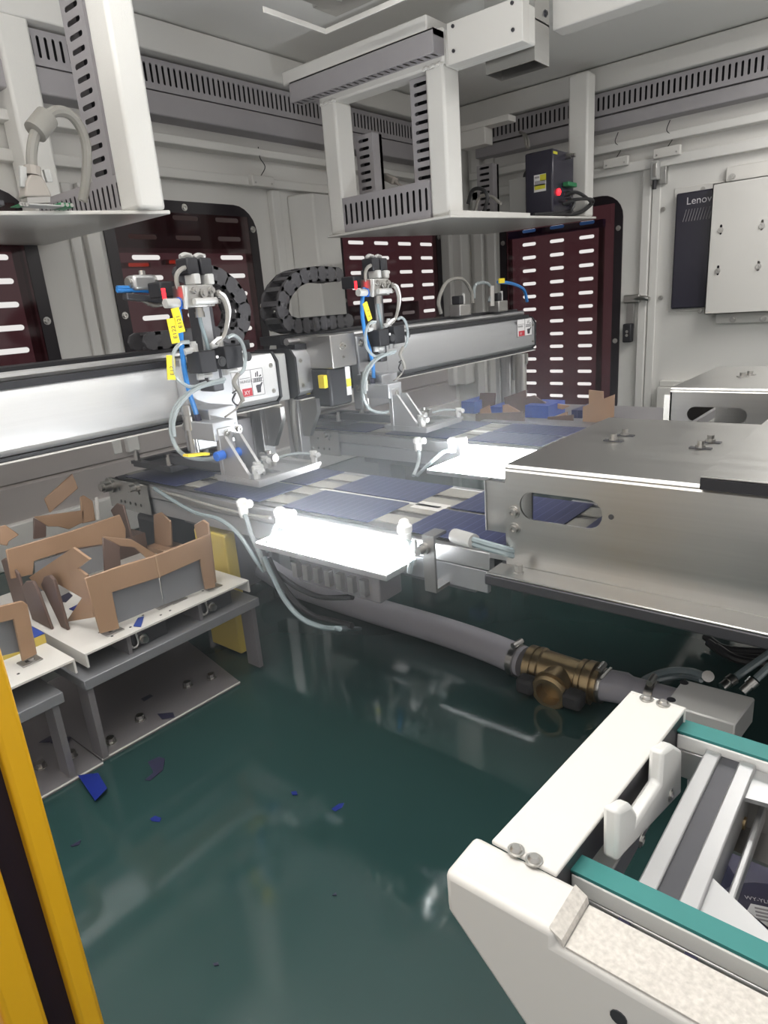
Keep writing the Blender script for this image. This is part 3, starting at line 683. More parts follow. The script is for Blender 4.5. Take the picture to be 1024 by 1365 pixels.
def warn_label(t, y0, y1, z0, z1, words, outline):
    x = XG+0.0006; L = y1-y0; h = z1-z0
    R = lambda mb, a, b, c, d, dx=0.0006: mb.box(x, x+dx, y0+L*a, y0+L*b, z0+h*c, z0+h*d)
    lb = R(MB(), 0, 1, 0, 1, 0.0004).build('warning_label', 'label_white', t)
    ink = MB()
    for a, b, c, d in ((0.5, 0.52, 0.02, 0.98), (0, 1, 0.0, 0.015), (0, 1, 0.985, 1), (0, 0.012, 0, 1), (0.988, 1, 0, 1),
                       (0.56, 0.98, 0.64, 0.655), (0.56, 0.98, 0.50, 0.515)): R(ink, a, b, c, d)
    for i in range(7): ink.bar((x+0.0003, y0+L*(0.60+0.05*i), z0+h*0.51), (x+0.0003, y0+L*(0.63+0.05*i), z0+h*0.65), 0.0022, 0.0006, (1,0,0))
    # hand under the blade, impact strokes above it
    ink.prism([(x, y0+L*a, z0+h*b) for a, b in ((0.70,0.10),(0.84,0.10),(0.86,0.28),(0.96,0.46),(0.92,0.48),(0.84,0.40),(0.70,0.40),(0.66,0.36))], (0.0006, 0, 0))
    for a, b, c, d in ((0.70, 0.70, 0.72, 0.86), (0.78, 0.70, 0.79, 0.90), (0.84, 0.70, 0.93, 0.74)):
        ink.bar((x+0.0003, y0+L*a, z0+h*b), (x+0.0003, y0+L*c, z0+h*d), 0.003, 0.0006, (1,0,0))
    R(ink, 0.06, 0.46, 0.70, 0.715)
    text_mb(ink, words, (x+0.0005, y0+L*0.05, z0+h*0.54), (0,1,0), (0,0,1), h*0.10)
    o = ink.build('print', 'label_ink', lb); o['kind'] = 'stuff'
    R(MB(), 0.10, 0.49, 0.03, 0.33, 0.0005).build('red_field', 'label_red', lb)
    mb = MB(); text_mb(mb, 'XY', (x+0.0007, y0+L*0.16, z0+h*0.10), (0,1,0), (0,0,1), h*0.15)
    o = mb.build('white_letters', 'label_white', lb); o['kind'] = 'stuff'
a, c = at(316, 497, x=XG), at(351, 523, x=XG)
warn_label(g1, a.y, c.y+0.004, c.z-0.004, 0.508, 'HUNGDE', True)
a, c = at(689, 427, x=XG), at(709, 447, x=XG)
warn_label(g2, a.y, c.y, c.z+0.002, a.z+0.002, 'HUNGDE', True)
# end block of the near gantry and its legs
MB().box(XG-0.12, XG-0.02, 1.007, 1.05, 0.425, 0.53).build('end_block', 'grey_plastic', g1, bevel=0.003)
def leg(t, x, y, z1, w=0.034, mt='aluminium'):
    l = MB()
    for dx in (-1, 1): l.box(x+dx*w*0.5-w*0.22, x+dx*w*0.5+w*0.22, y-w/2, y+w/2, 0.012, z1)
    l.box(x-w*0.3, x+w*0.3, y-w*0.3, y+w*0.3, 0.012, z1)
    o = l.build('leg', mt, t, bevel=0.0015, seg=1)
    MB().box(x-0.045, x+0.045, y-0.045, y+0.045, 0, 0.012).build('foot_plate', 'grey_paint', t, bevel=0.002)
    MB().prism([(x+w*0.75, y-0.006, z1), (x+w*0.75, y-0.006, z1-0.09), (x+w*0.75+0.02, y-0.006, z1-0.09), (x+w*0.75+0.055, y-0.006, z1-0.03), (x+w*0.75+0.055, y-0.006, z1)], (0, 0.012, 0)).build('gusset', 'stainless', t)
leg(g1, XG-0.06, 0.985, 0.42); leg(g1, XG-0.06, -0.2, 0.42); leg(g2, XG-0.06, 2.12, 0.42, 0.04); leg(g2, XG-0.06, 1.10, 0.42, 0.03)
MB().cyl((XG-0.0, 2.12, 0.0), (XG-0.0, 2.12, 0.42), 0.02).build('support_rod', 'steel_bolt', g2)
MB().box(XG-0.10, XG-0.055, 0.86, 0.955, 0.012, 0.40).build('rear_panel', 'grey_plate', g1, bevel=0.002)
# motor on the near end of the far gantry
a, c = at(388, 460, x=-1.08), at(473, 478, x=-1.08)
y0, y1 = at(441, 460, x=-1.06).y, at(474, 460, x=-1.06).y
mc = MB().box(at(388, 470, y=y0).x, XG+0.07, y0, y1, 0.488, 0.562).build('motor_cover', 'stainless_dull', g2, bevel=0.002)
MB().bolt((XG+0.07, (y0+y1)/2-0.004, 0.535), (1,0,0), 0.006, 0.008).bolt((XG+0.07, (y0+y1)/2-0.004, 0.51), (1,0,0), 0.003, 0.003, False).build('screw', 'steel_bolt', mc)
mo = MB().box(XG-0.02, XG+0.055, y0+0.0, y1-0.008, 0.40, 0.488).build('servo_motor', 'black_plastic', g2, bevel=0.006)
MB().box(XG-0.10, XG-0.02, y0+0.01, y1-0.02, 0.395, 0.47).build('motor_end', 'black_plastic', g2, bevel=0.006)
MB().box(XG+0.055, XG+0.0565, y1-0.028, y1-0.012, 0.42, 0.486).build('motor_label', 'label_white', mo)
MB().box(XG+0.0565, XG+0.057, y1-0.028, y1-0.012, 0.44, 0.458).build('yellow_stripe', 'label_yellow', mo)
MB().box(XG+0.03, XG+0.05, y0-0.012, y0, 0.445, 0.475).build('motor_plug', 'yellow_tag', mo, bevel=0.002)
MB().box(XG-0.03, XG-0.01, y0-0.012, y0, 0.42, 0.445).build('motor_plug', 'yellow_tag', mo, bevel=0.002)
pts = [(XG-0.02, y0-0.004, 0.485), at(410, 482, x=XG-0.02), at(396, 505, x=XG-0.02), at(390, 540, x=XG-0.03), at(393, 580, x=XG-0.05), at(398, 605, x=XG-0.06)]
MB().tube(spline(pts), 0.0075, 8).build('motor_cable', 'cable_grey', g2)
# valve gear on top of the far gantry
def valve_set(label, px, py, yoff):
    c = at(px, py, x=XG-0.03)
    t = thing('air_valve', label, 'valve', (c.x, c.y, 0.566))
    z0 = 0.5655
    MB().box(c.x-0.02, c.x+0.02, c.y-0.03, c.y+0.03, z0, z0+0.035).build('body', 'stainless_dull', t, bevel=0.003)
    MB().box(c.x-0.015, c.x+0.015, c.y-0.022, c.y+0.0, z0+0.035, z0+0.06).build('coil', 'black_plastic', t, bevel=0.003)
    MB().cyl((c.x, c.y+0.018, z0+0.035), (c.x, c.y+0.018, z0+0.065), 0.007).build('fitting', 'fitting_white', t)
    return t, c
t, c = valve_set('small air valve with a grey looped lead on the far gantry, left of its twin', 613, 402, 0)
MB().tube(spline([at(588, 418, x=XG-.03), at(585, 400, x=XG-.03), at(596, 376, x=XG-.03), at(616, 372, x=XG-.03), at(628, 388, x=XG-.03), at(630, 404, x=XG-.03)]), 0.0055, 7).build('lead', 'cable_grey', t)
t, c = valve_set('small air valve with a blue tube near the far end of the far gantry', 664, 396, 0)
MB().tube(spline([at(664, 376, x=XG-.03), at(682, 378, x=XG-.03), at(698, 386, x=XG-.03), at(703, 402, x=XG-.03)]), 0.0055, 7).build('blue_tube', 'blue_tube', t)
MB().tube(spline([at(632, 398, x=XG-.03), at(634, 380, x=XG-.03), at(648, 377, x=XG-.03), at(655, 386, x=XG-.03), at(652, 402, x=XG-.03)]), 0.005, 7).build('lead', 'tube_clear', t)
a = at(668, 376, x=XG-.02); MB().cbox((a.x, a.y+0.004, a.z+0.004), (0.004, 0.035, 0.015)).build('yellow_tag', 'yellow_tag', t)
MB().tube([at(655, 381, x=XG-.03), at(655, 408, x=XG-.03)], 0.011, 10).build('silver_column', 'steel_bolt', t)

# ------------------------------------------------------------------ energy chains (link by link)
def energy_chain(label, path, width=0.06, hh=0.034):
    """path: (y, z) points in the plane of the chain"""
    P2 = spline([(0, y, z) for y, z in path], 12); d = [0]
    for i in range(1, len(P2)): d.append(d[-1] + (P2[i]-P2[i-1]).length)
    pitch = 0.030; n = int(d[-1]/pitch); X = -1.185
    def pos(s_):
        for i in range(1, len(d)):
            if d[i] >= s_: return P2[i-1].lerp(P2[i], (s_-d[i-1])/max(1e-9, d[i]-d[i-1]))
        return P2[-1]
    o0 = pos(0); base = Vec((X, o0.y, o0.z)); t = thing('energy_chain', label, 'cable chain', base)
    lm = MB(); r = hh/2; L = pitch*1.05
    for sx, dx in ((0.0, -0.007), (-width, 0.007)):
        o_ = [(sx, L*0.5+r*math.cos(math.radians(a)), r*math.sin(math.radians(a))) for a in (-90,-45,0,45,90)] + \
             [(sx, -L*0.5+r*math.cos(math.radians(a)), r*math.sin(math.radians(a))) for a in (90,135,180,225,270)]
        lm.prism(o_, (dx, 0, 0))
    lm.box(-width, 0, -0.006, 0.006, r-0.006, r); lm.box(-width, 0, -0.006, 0.006, -r, -r+0.006)
    lm.lathe((0.0, 0, 0), (1,0,0), [(0, r*0.36), (0.0005, r*0.3)], 10)
    lk = None
    for i in range(n):
        a, b = pos(i*pitch), pos((i+1)*pitch); c = (a+b)/2; th = math.atan2(b.z-a.z, b.y-a.y)
        if lk is None:
            lk = lm.build('link', 'chain_black', t, loc=(0,0,0)); o = lk
        else: o = lk.copy(); col.objects.link(o); o.parent = t
        o.location = Vec((X + 0.0016*(i % 2), c.y, c.z)) - base; o.rotation_euler = (th, 0, 0)
    return t
Q = lambda px, py: (lambda p: (p.y, p.z))(at(px, py, x=-1.185))
energy_chain('black cable chain curling open to the right above the far gantry motor', [Q(452, 366), Q(420, 365), Q(394, 374), Q(378, 400), Q(380, 425), (Q(398,447)[0], 0.585), (Q(430,447)[0], 0.585), (Q(470,440)[0], 0.585)])
energy_chain('black cable chain bulging to the right behind the near pick head', [Q(262, 362), Q(290, 367), Q(314, 386), Q(326, 415), Q(318, 446), (Q(295,465)[0], 0.584), (Q(255,470)[0], 0.584), (Q(200,470)[0], 0.584)])

# ------------------------------------------------------------------ pick heads
def pick_head(label, dy, first):
    xe = -1.035
    D = Vec((0, dy, 0))
    P = lambda px, py, x=xe: at(px, py, x=x) + D
    base = P(285, 500)
    t = thing('pick_head', label, 'pick head', base)
    def pbox(px0, py0, px1, py1, x0, x1, x=None):
        a, c = P(px0, py0, x if x else x1), P(px1, py1, x if x else x1)
        return MB().box(x0, x1, a.y, c.y, c.z, a.z)
    pbox(240, 478, 322, 588, XG+0.003, -1.10, -1.10).build('carriage_plate', 'aluminium_grey', t, bevel=0.004)
    for px, py in ((248, 568), (318, 572), (250, 490)): MB().bolt(P(px, py, -1.10), (1,0,0), 0.006, 0.005).build('bolt', 'steel_bolt', t)
    pbox(262, 362, 300, 520, -1.10, -1.055, -1.055).build('column', 'dark_steel', t, bevel=0.003)
    a, c = P(262, 400, -1.054), P(292, 505, -1.054)
    MB().box(-1.0555, -1.0515, a.y, c.y, c.z, a.z).build('column_plate', 'aluminium_grey', t, bevel=0.001)
    # vacuum ejector
    e = pbox(243, 380, 288, 408, -1.052, -1.018).build('ejector_block', 'stainless', t, bevel=0.002)
    ft = MB()
    for i, (px, py, r) in enumerate(((251, 388, .006), (262, 392, .008), (273, 388, .006), (282, 392, .006), (256, 402, .006), (270, 402, .007), (282, 403, .004))):
        p = P(px, py); p.x = -1.018; ft = MB().lathe(p, (1,0,0), [(0, r), (0.006, r), (0.006, r*.6), (0.009, r*.55)], 10); ft.build('port', 'steel_bolt', e)
    p = P(250, 403); MB().tube([p+Vec((0.022,-0.002,0)), p+Vec((0.022,0.045,0.0))], 0.006, 10).build('glass_barrel', 'fitting_white', e)
    for px in (247, 282): MB().bar(P(px, 382, -1.0165), P(px+1, 412 if px == 247 else 407, -1.0165), 0.005, 0.004, (1,0,0)).build('rail', 'fitting_white', e)
    for px in (258, 276):
        a = P(px, 379); MB().cbox((a.x, a.y, a.z+0.008), (0.03, 0.013, 0.018)).build('white_clip', 'fitting_white', t, bevel=0.002)
        MB().cbox((a.x-0.01, a.y, a.z+0.030), (0.035, 0.024, 0.028)).build('solenoid', 'black_plastic', t, bevel=0.003)
        MB().tube(spline([(a.x-0.012, a.y-0.010, a.z+0.046), (a.x-0.012, a.y, a.z+0.05), (a.x-0.012, a.y+0.012, a.z+0.048)], 4), 0.0045, 7).build('white_wire', 'fitting_white', t)
    MB().tube(spline([P(254, 356), P(243, 358), P(236, 366), P(236, 378), P(241, 392)]), 0.004, 7).build('grey_wire', 'cable_grey', t)
    MB().cyl(P(220, 404.5), P(238, 404), 0.008).build('silencer', 'fitting_white', t)
    MB().cyl(P(238, 404), P(244, 404), 0.010).build('blue_ring', 'blue_fitting', t)
    MB().cyl(P(289, 393), P(293, 393), 0.006).build('side_nut', 'steel_bolt', t)
    MB().lathe(P(265, 409), (0,0,-1), [(0, .007), (.008, .007), (.008, .0085), (.018, .0085)], 12).build('fitting', 'steel_bolt', t)
    MB().tube(spline([P(265, 417), P(268, 432), P(273, 448), P(278, 466)]), 0.0036, 8).build('teal_tube', 'clear_tube', t)
    MB().box(-1.09, -1.05, P(222,390).y, P(242,390).y, P(222,396).z, P(222,374).z).build('sensor_block', 'black_plastic', t, bevel=0.003)
    a = P(222, 391); MB().cbox((-1.049, a.y+0.004, a.z), (0.003, 0.006, 0.018)).build('sensor_lamp', 'red_lamp', t)
    # pressure valves
    for (px0, py0, px1, py1) in ((265, 469, 291, 495), (299, 462, 326, 489)):
        v = pbox(px0, py0, px1, py1, -1.052, -1.012).build('valve', 'black_plastic', t, bevel=0.002)
        a = P((px0+px1)/2+7, (py0+py1)/2); a.x = -1.012
        MB().lathe(a, (1,0,0), [(0, .009), (.002, .009), (.002, .006), (.003, .006)], 14).build('valve_dial', 'rubber', v)
        a = P((px0+px1)/2+1, py0+7); a.x = -1.012; MB().lathe(a, (1,0,0), [(0, .003), (.002, .0025)], 8).build('led', 'label_white', v)
        a, c = P(px0-9, py0-2), P(px0, py1+1)
        MB().box(-1.052, -1.045, a.y, c.y, c.z, a.z).build('valve_bracket', 'stainless', t, bevel=0.001)
        for (qx, qy, s_) in ((px0-6, py0-3, 1), (px0+2, py1+5, -1)):
            q = P(qx, qy); MB().lathe(q-Vec((0,0,.008)), (0,0,1), [(0, .007), (.018, .007), (.018, .005), (.022, .005)], 10).build('white_fitting', 'fitting_white', t)
            MB().tube([q, q+Vec((0, -.022 if s_ > 0 else .024, -.002))], 0.0055, 9).build('white_fitting', 'fitting_white', t)
    # tubes
    def tb(name, pts, r=0.0034, mt='tube_clear', x=-1.0):
        return MB().tube(spline([P(px, py, x) for px, py in pts]), r, 8).build(name, mt, t)
    tb('clear_tube', [(252, 456), (240, 458), (231, 472), (231, 492), (238, 506), (255, 516), (275, 510)])
    tb('clear_tube', [(303, 450), (312, 447), (322, 456), (327, 474), (325, 492), (316, 502)])
    tb('clear_tube', [(298, 508), (280, 512), (262, 518), (246, 528), (233, 544), (228, 566), (231, 588), (242, 604), (258, 611), (280, 612), (290, 609)], 0.0038)
    tb('clear_tube', [(300, 505), (282, 510), (260, 520), (248, 530), (236, 546), (231, 566), (233, 582)], 0.0034, x=-0.994)
    tb('white_wire', [(283, 458), (290, 452), (298, 448), (304, 430), (306, 412), (300, 395), (293, 390)], 0.0030, 'label_white')
    tb('wire_bundle', [(291, 392), (298, 400), (303, 416), (302, 434), (298, 448), (288, 458)], 0.0036, 'cable_grey')
    tb('blue_tube', [(236, 402), (240, 424), (241, 446), (243, 470), (247, 500), (254, 528), (262, 552)] if first else [(236, 396), (232, 420), (234, 446), (242, 476), (252, 500), (262, 526), (266, 552)], 0.0046, 'blue_tube', -1.04)
    tb('dark_cable', [(262, 552), (266, 566), (268, 582)], 0.006, 'navy_paint', -1.04)
    tb('grey_cable', [(318, 498), (312, 510), (320, 524), (324, 535)], 0.0042, 'cable_grey')
    tb('cable_tie', [(310, 524), (318, 520), (324, 530), (318, 540), (310, 534), (314, 524)], 0.0016, 'black_plastic')
    tb('loose_cable', [(324, 530), (316, 544), (306, 552), (300, 556)], 0.002, 'cable_grey')
    # yellow cable tags
    tags = ((237, 427, 'E121', 8), (230.5, 441, 'E122', 4), (227.5, 490, 'E12', -8)) if first else ((231, 438, 'E12', 20),)
    for px, py, wds, an in tags:
        c = P(px, py, -1.0); an = math.radians(an); U = Vec((0, -math.sin(an), math.cos(an))); Vv = Vec((0, -math.cos(an), -math.sin(an)))
        pl = [c+U*(i*.020)+Vv*(j*.0075) for i, j in ((-1,-1),(1,-1),(1,1),(-1,1))]
        tg = MB().prism(pl, (0.002, 0, 0)).build('yellow_tag', 'yellow_tag', t)
        mb = MB(); text_mb(mb, wds, c-U*.013-Vv*.004+Vec((.0023,0,0)), U, Vv, .0075)
        o = mb.build('print', 'label_ink', tg); o['kind'] = 'stuff'
    # gripper: block, front plate, gussets
    pbox(278, 546, 316, 564, -1.10, -1.02, -1.02).build('mount_block', 'aluminium_grey', t, bevel=0.002)
    pbox(283, 564, 316, 582, -1.075, -0.985, -0.985).build('mount_block', 'aluminium_grey', t, bevel=0.002)
    pbox(290, 572, 318, 637, -0.993, -0.983, -0.983).build('front_plate', 'aluminium', t, bevel=0.001)
    a = P(303, 578, -0.983); MB().bolt(a, (1,0,0), .005, .003).build('bolt', 'steel_bolt', t)
    zp = 0.343
    for yy in (P(292, 580, -0.983).y, P(312, 580, -0.983).y):
        MB().prism([(-0.983, yy, zp), (-0.983, yy, 0.415), (-0.968, yy, 0.415), (-0.915, yy, zp+0.006), (-0.915, yy, zp)], (0, 0.006, 0)).build('gusset', 'aluminium', t)
    MB().lathe(P(250, 540, -1.06), (0,0,-1), [(0, .010), (.02, .010), (.02, .013), (.045, .013), (.045, .009), (.09, .009)], 12).build('guide_pin', 'steel_bolt', t)
    MB().box(-1.16, -0.99, P(262,590,-1.06).y, P(272,590,-1.06).y, zp+0.004, zp+0.022).build('cross_arm', 'dark_steel', t, bevel=0.002)
    # suction plates
    ya, yb = P(292, 637, -1.0).y, P(292, 637, -1.0).y+0.155
    def splate(name, xa, xb, y0, y1, mt):
        mb = MB(); w = 0.016; zt = zp; zb_ = zp-0.007
        mb.box(xa, xb, y0, y0+w, zb_, zt).box(xa, xb, y1-w, y1, zb_, zt).box(xa, xa+w, y0+w, y1-w, zb_, zt).box(xb-w, xb, y0+w, y1-w, zb_, zt).box(xa+w, xb-w, (y0+y1)/2-w/2, (y0+y1)/2+w/2, zb_, zt)
        mb.box(xa+0.003, xb-0.003, y0+0.003, y1-0.003, zb_-0.006, zb_-0.0003)
        o = mb.build(name, mt, t); return o
    splate('suction_plate', -1.012, -0.888, ya, yb, 'aluminium')
    splate('suction_plate', -1.30, -1.155, ya, yb, 'dark_steel')
    # push fittings and thin tubes on the plate
    for fx, fy, ax in ((-0.955, ya+0.075, (0,0,1)), (-0.955, ya+0.095, (0,0,1)), (-0.905, ya+0.012, (0,0,1)), (-0.895, yb-0.010, (0,0,1)), (-0.995, ya+0.018, (0,0,1)), (-0.93, ya+0.035, (0,0,1))):
        MB().lathe((fx, fy, zp), ax, [(0, .006), (.010, .006), (.010, .0075), (.022, .0075), (.022, .005)], 10).build('push_fitting', 'fitting_white', t)
        MB().cyl((fx, fy, zp+0.016), (fx+0.016, fy-0.004, zp+0.016), 0.0055, 9).build('push_fitting', 'fitting_white', t)
    MB().cyl((-0.955, ya+0.085, zp), (-0.955, ya+0.085, zp+0.03), 0.006).build('manifold', 'steel_bolt', t)
    MB().cyl((-0.975, ya+0.085, zp+0.018), (-0.935, ya+0.085, zp+0.018), 0.008).build('manifold', 'steel_bolt', t)
    for pts in (((-0.94, ya+0.09, zp+.016), (-0.92, ya+0.12, zp+.02), (-0.895, yb-0.012, zp+.016)), ((-0.955, ya+0.07, zp+.014), (-0.96, ya+0.04, zp+.014), (-0.98, ya+0.018, zp+.014))):
        MB().tube(spline(pts), 0.0028, 7).build('thin_tube', 'tube_clear', t)
    if first:
        for a, c in (((288, 609), (298, 606)), ((313, 605), (325, 599))): MB().cyl(P(*a, -0.975), P(*c, -0.975), 0.0085).build('blue_fitting', 'blue_fitting', t)
        MB().tube([P(298, 606, -0.975), P(313, 604, -0.975)], 0.004, 8).build('clear_tube', 'tube_clear', t)
        tg = P(262, 606, -0.98); MB().bar(tg+Vec((0,-.022,.003)), tg+Vec((0,.022,-.003)), 0.016, 0.004).build('yellow_tag', 'yellow_tag', t)
    # dark plate fittings
    for fx, fy in ((-1.29, ya+0.01), (-1.17, ya+0.01), (-1.17, ya+0.1)):
        MB().lathe((fx, fy, zp), (0,0,1), [(0, .006), (.016, .006), (.016, .004), (.022, .004)], 10).build('plate_screw', 'steel_bolt', t)
    return t
pick_head('near pick and place head with yellow cable tags and two black valves', 0.0, True)
pick_head('far pick and place head with a long blue tube at the far gantry', 0.50, False)
# air regulator and its blue tubes left of the near head
t = thing('air_regulator', 'small metal air regulator on blue tubes left of the near pick head', 'regulator', at(190, 375, x=-1.15))
R_ = lambda px, py: at(px, py, x=-1.15)
MB().cbox(R_(188, 377), (0.03, 0.045, 0.026)).build('body', 'aluminium', t, bevel=0.005)
MB().cyl(R_(170, 378), R_(206, 374), 0.010).build('barrel', 'steel_bolt', t)
MB().cyl(R_(190, 370), R_(189, 361), 0.006).build('knob', 'steel_bolt', t)
for dy_ in (0, 3): MB().tube(spline([R_(156, 384+dy_), R_(175, 384+dy_), R_(200, 385+dy_), R_(222, 392+dy_)]), 0.0045, 7).build('blue_tube', 'blue_tube', t)
MB().tube(spline([R_(206, 376), R_(214, 379), R_(221, 384)]), 0.005, 7).build('black_tube', 'cable_black', t)
MB().bar(R_(166, 395), R_(215, 400), 0.016, 0.012).build('bracket_arm', 'dark_steel', t, bevel=0.002)
MB().tube(spline([R_(175, 392), R_(190, 400), R_(205, 407), R_(218, 405)]), 0.004, 7).build('grey_tube', 'cable_grey', t)
MB().bar(R_(219, 398), at(240, 398, x=-1.11), 0.014, 0.012).build('bracket_arm', 'dark_steel', t, bevel=0.002)
# ------------------------------------------------------------------ conveyor lanes
ZB = 0.3155                    # belt top
ZD = 0.3065                    # deck top
t = thing('machine_deck', 'dark edged steel deck plate carrying the stainless covers', 'deck', (0.0, 1.1, 0.287))
MB().box(-0.385, 0.6, 0.625, 1.04, ZD-0.0135, ZD).build('deck_plate', 'dark_steel', t, bevel=0.002)
MB().box(-0.40, 0.6, 1.04, 1.62, ZD-0.0135, ZD).build('deck_plate', 'dark_steel', t, bevel=0.002)
for x_, y_ in ((-0.3, 1.5), (0.3, 1.5), (0.4, 0.8), (0.1, 1.5)):
    MB().box(x_-0.02, x_+0.02, y_-0.02, y_+0.02, 0, ZD-0.0135).build('leg', 'grey_paint', t)
def lane(label, y0, y1, xa, xb, perfx):
    t = thing('belt_conveyor', label, 'conveyor', ((xa+xb)/2, (y0+y1)/2, 0.27))
    for ya_, yb_, nm in ((y0-0.014, y0-0.002, 'n'), (y1+0.002, y1+0.014, 'f')):
        r = MB().box(xa+0.13, -0.405, ya_, yb_, 0.288, 0.312)
        MB().box(-0.405, xb, ya_, yb_, 0.3067, 0.3145).build('side_rail', 'aluminium', t)
        r.build('side_rail', 'aluminium', t, bevel=0.0012, seg=1)
        MB().box(xa+0.12, min(xb, -0.41), ya_+0.002, yb_-0.002, 0.255, 0.2865).build('side_rail', 'aluminium_grey', t, bevel=0.0012, seg=1)
    for f in (0.16, 0.42, 0.62, 0.86):
        yy = y0+(y1-y0)*f
        MB().box(xa+0.01, xb, yy-0.017, yy+0.017, ZB-0.002, ZB).build('belt', 'belt_grey', t)
    MB().box(xa+0.04, xb, y0+0.002, y1-0.002, 0.3075, 0.3125).build('belt_bed', 'stainless_dull', t)
    MB().cyl((xa+0.012, y0-0.004, 0.302), (xa+0.012, y1+0.004, 0.302), 0.0125, 18).build('end_roller', 'dark_steel', t)
    # perforated bearing plate with nut at the near side
    p = MB(); w = 0.155; h = 0.062; Op = Vec((xa-0.006, y0-0.018, 0.252)); cs = [0, .035, .05, .07, .09, .11, w]
    p.slotcell(Op, (1,0,0), (0,0,1), (0,-1,0), (0, cs[1], 0, h), None, 0.006)
    for i in range(1, 6):
        p.slotcell(Op, (1,0,0), (0,0,1), (0,-1,0), (cs[i], cs[i+1], 0, h/2), (cs[i]+.010, h*.26, .0075, .0074), 0.006)
        if i % 2: p.slotcell(Op, (1,0,0), (0,0,1), (0,-1,0), (cs[i], cs[i+1], h/2, h), (cs[i]+.012, h*.68, .0075, .0074), 0.006)
        else: p.slotcell(Op, (1,0,0), (0,0,1), (0,-1,0), (cs[i], cs[i+1], h/2, h), None, 0.006)
    p.box(xa-0.006, xa+0.149, y0-0.012, y0-0.0115, 0.252, 0.314).build('bearing_plate', 'stainless', t)
    MB().lathe((xa+0.012, y0-0.018, 0.300), (0,-1,0), [(0, .017), (.006, .017), (.006, .012), (.02, .012), (.02, .008), (.026, .008)], 14).build('shaft_nut', 'steel_bolt', t)
    MB().lathe((xa+0.115, y0-0.018, 0.308), (0,-1,0), [(0, .010), (.008, .010), (.008, .007), (.02, .007)], 12).build('shaft_nut', 'steel_bolt', t)
    for x_ in (-1.16,) if y0 < 1 else (-1.1, -0.75):
        MB().box(x_-0.02, x_+0.02, (y0+y1)/2-0.03, (y0+y1)/2+0.03, 0.0, 0.307).build('leg', 'grey_paint', t)
    MB().box(xa+0.2, -0.45, y0+0.02, y1-0.02, 0.235, 0.254).build('base_rail', 'grey_paint', t)
    return t
L1 = (0.687, 0.906); L2 = (1.235, 1.44)
lane('near conveyor lane of cells running from left under the near stainless cover', L1[0], L1[1], -1.325, 0.3, 0)
lane('far conveyor lane of cells running under the far stainless cover', L2[0], L2[1], -1.32, 0.3, 0)
# solar cells on the lanes
def cell(label, xa, xb, ya, yb, z=ZB, rot=0.0, group=None, mt='cell_blue'):
    c = ((xa+xb)/2, (ya+yb)/2, z+0.0008); o = MB().box(xa, xb, ya, yb, z+0.0003, z+0.0018).build('solar_cell', mt, loc=c)
    o.rotation_euler = (0, 0, rot); return tag(o, label, 'solar cell', group)
G = 'half cells travelling on the conveyor lanes'
m1 = 0.7925
cell('near blue half cell on the near lane, right behind the bright light panel', -0.803, -0.620, L1[0], m1-0.002, rot=0.01, group=G)
cell('rear blue half cell of the pair on the near lane behind the bright panel', -0.795, -0.612, m1+0.009, L1[1]-0.002, rot=-0.012, group=G)
cell('near blue half cell entering under the near stainless cover beside its tab', -0.553, -0.371, L1[0]-0.002, m1-0.003, rot=0.006, group=G)
cell('rear blue half cell entering under the near stainless cover', -0.548, -0.366, m1+0.008, L1[1]-0.001, group=G)
cell('blue half cell seen through the oblong slot of the near stainless cover', -0.335, -0.155, L1[0], m1-0.002, group=G)
cell('blue half cell under the near stainless cover behind the slot', -0.335, -0.155, m1+0.008, L1[1]-0.002, group=G)
cell('near blue half cell under the light suction plate of the near pick head', -1.045, -0.862, L1[0], m1-0.002, group=G)
cell('rear blue half cell under the light suction plate of the near pick head', -1.045, -0.862, m1+0.008, L1[1]-0.002, group=G)
cell('near dark half cell at the left end of the near lane', -1.285, -1.10, L1[0], m1-0.002, group=G)
cell('rear dark half cell at the left end of the near lane', -1.285, -1.10, m1+0.008, L1[1]-0.002, group=G)
m2 = (L2[0]+L2[1])/2
cell('near blue half cell on the far lane behind the far light panel', -0.795, -0.612, L2[0], m2-0.004, group=G)
cell('rear blue half cell on the far lane in front of the cardboard boxes', -0.79, -0.607, m2+0.004, L2[1], group=G)
cell('near blue half cell on the far lane under the far pick head', -1.03, -0.848, L2[0], m2-0.004, group=G)
cell('rear blue half cell on the far lane under the far pick head', -1.03, -0.848, m2+0.004, L2[1], group=G)
cell('dark half cell at the left end of the far lane', -1.27, -1.09, L2[0], m2-0.004, group=G)
for i, (xa, xb, ym, yw) in enumerate(((-0.82, -0.565, m1+0.0035, 0.0085), (-0.61, -0.555, m1+0.0035, 0.034), (-0.40, -0.36, m1+0.0035, 0.008), (-0.81, -0.56, m2, 0.0075), (-0.845, -0.80, m2, 0.02))):
    MB().box(xa, xb, ym-yw/2, ym+yw/2, ZB-0.002, ZB+0.0002).build('white_strip', 'white_sheet', bpy.data.objects['belt_conveyor' if i < 3 else 'belt_conveyor.001'])  # white strips paint the light showing in the gaps between cells
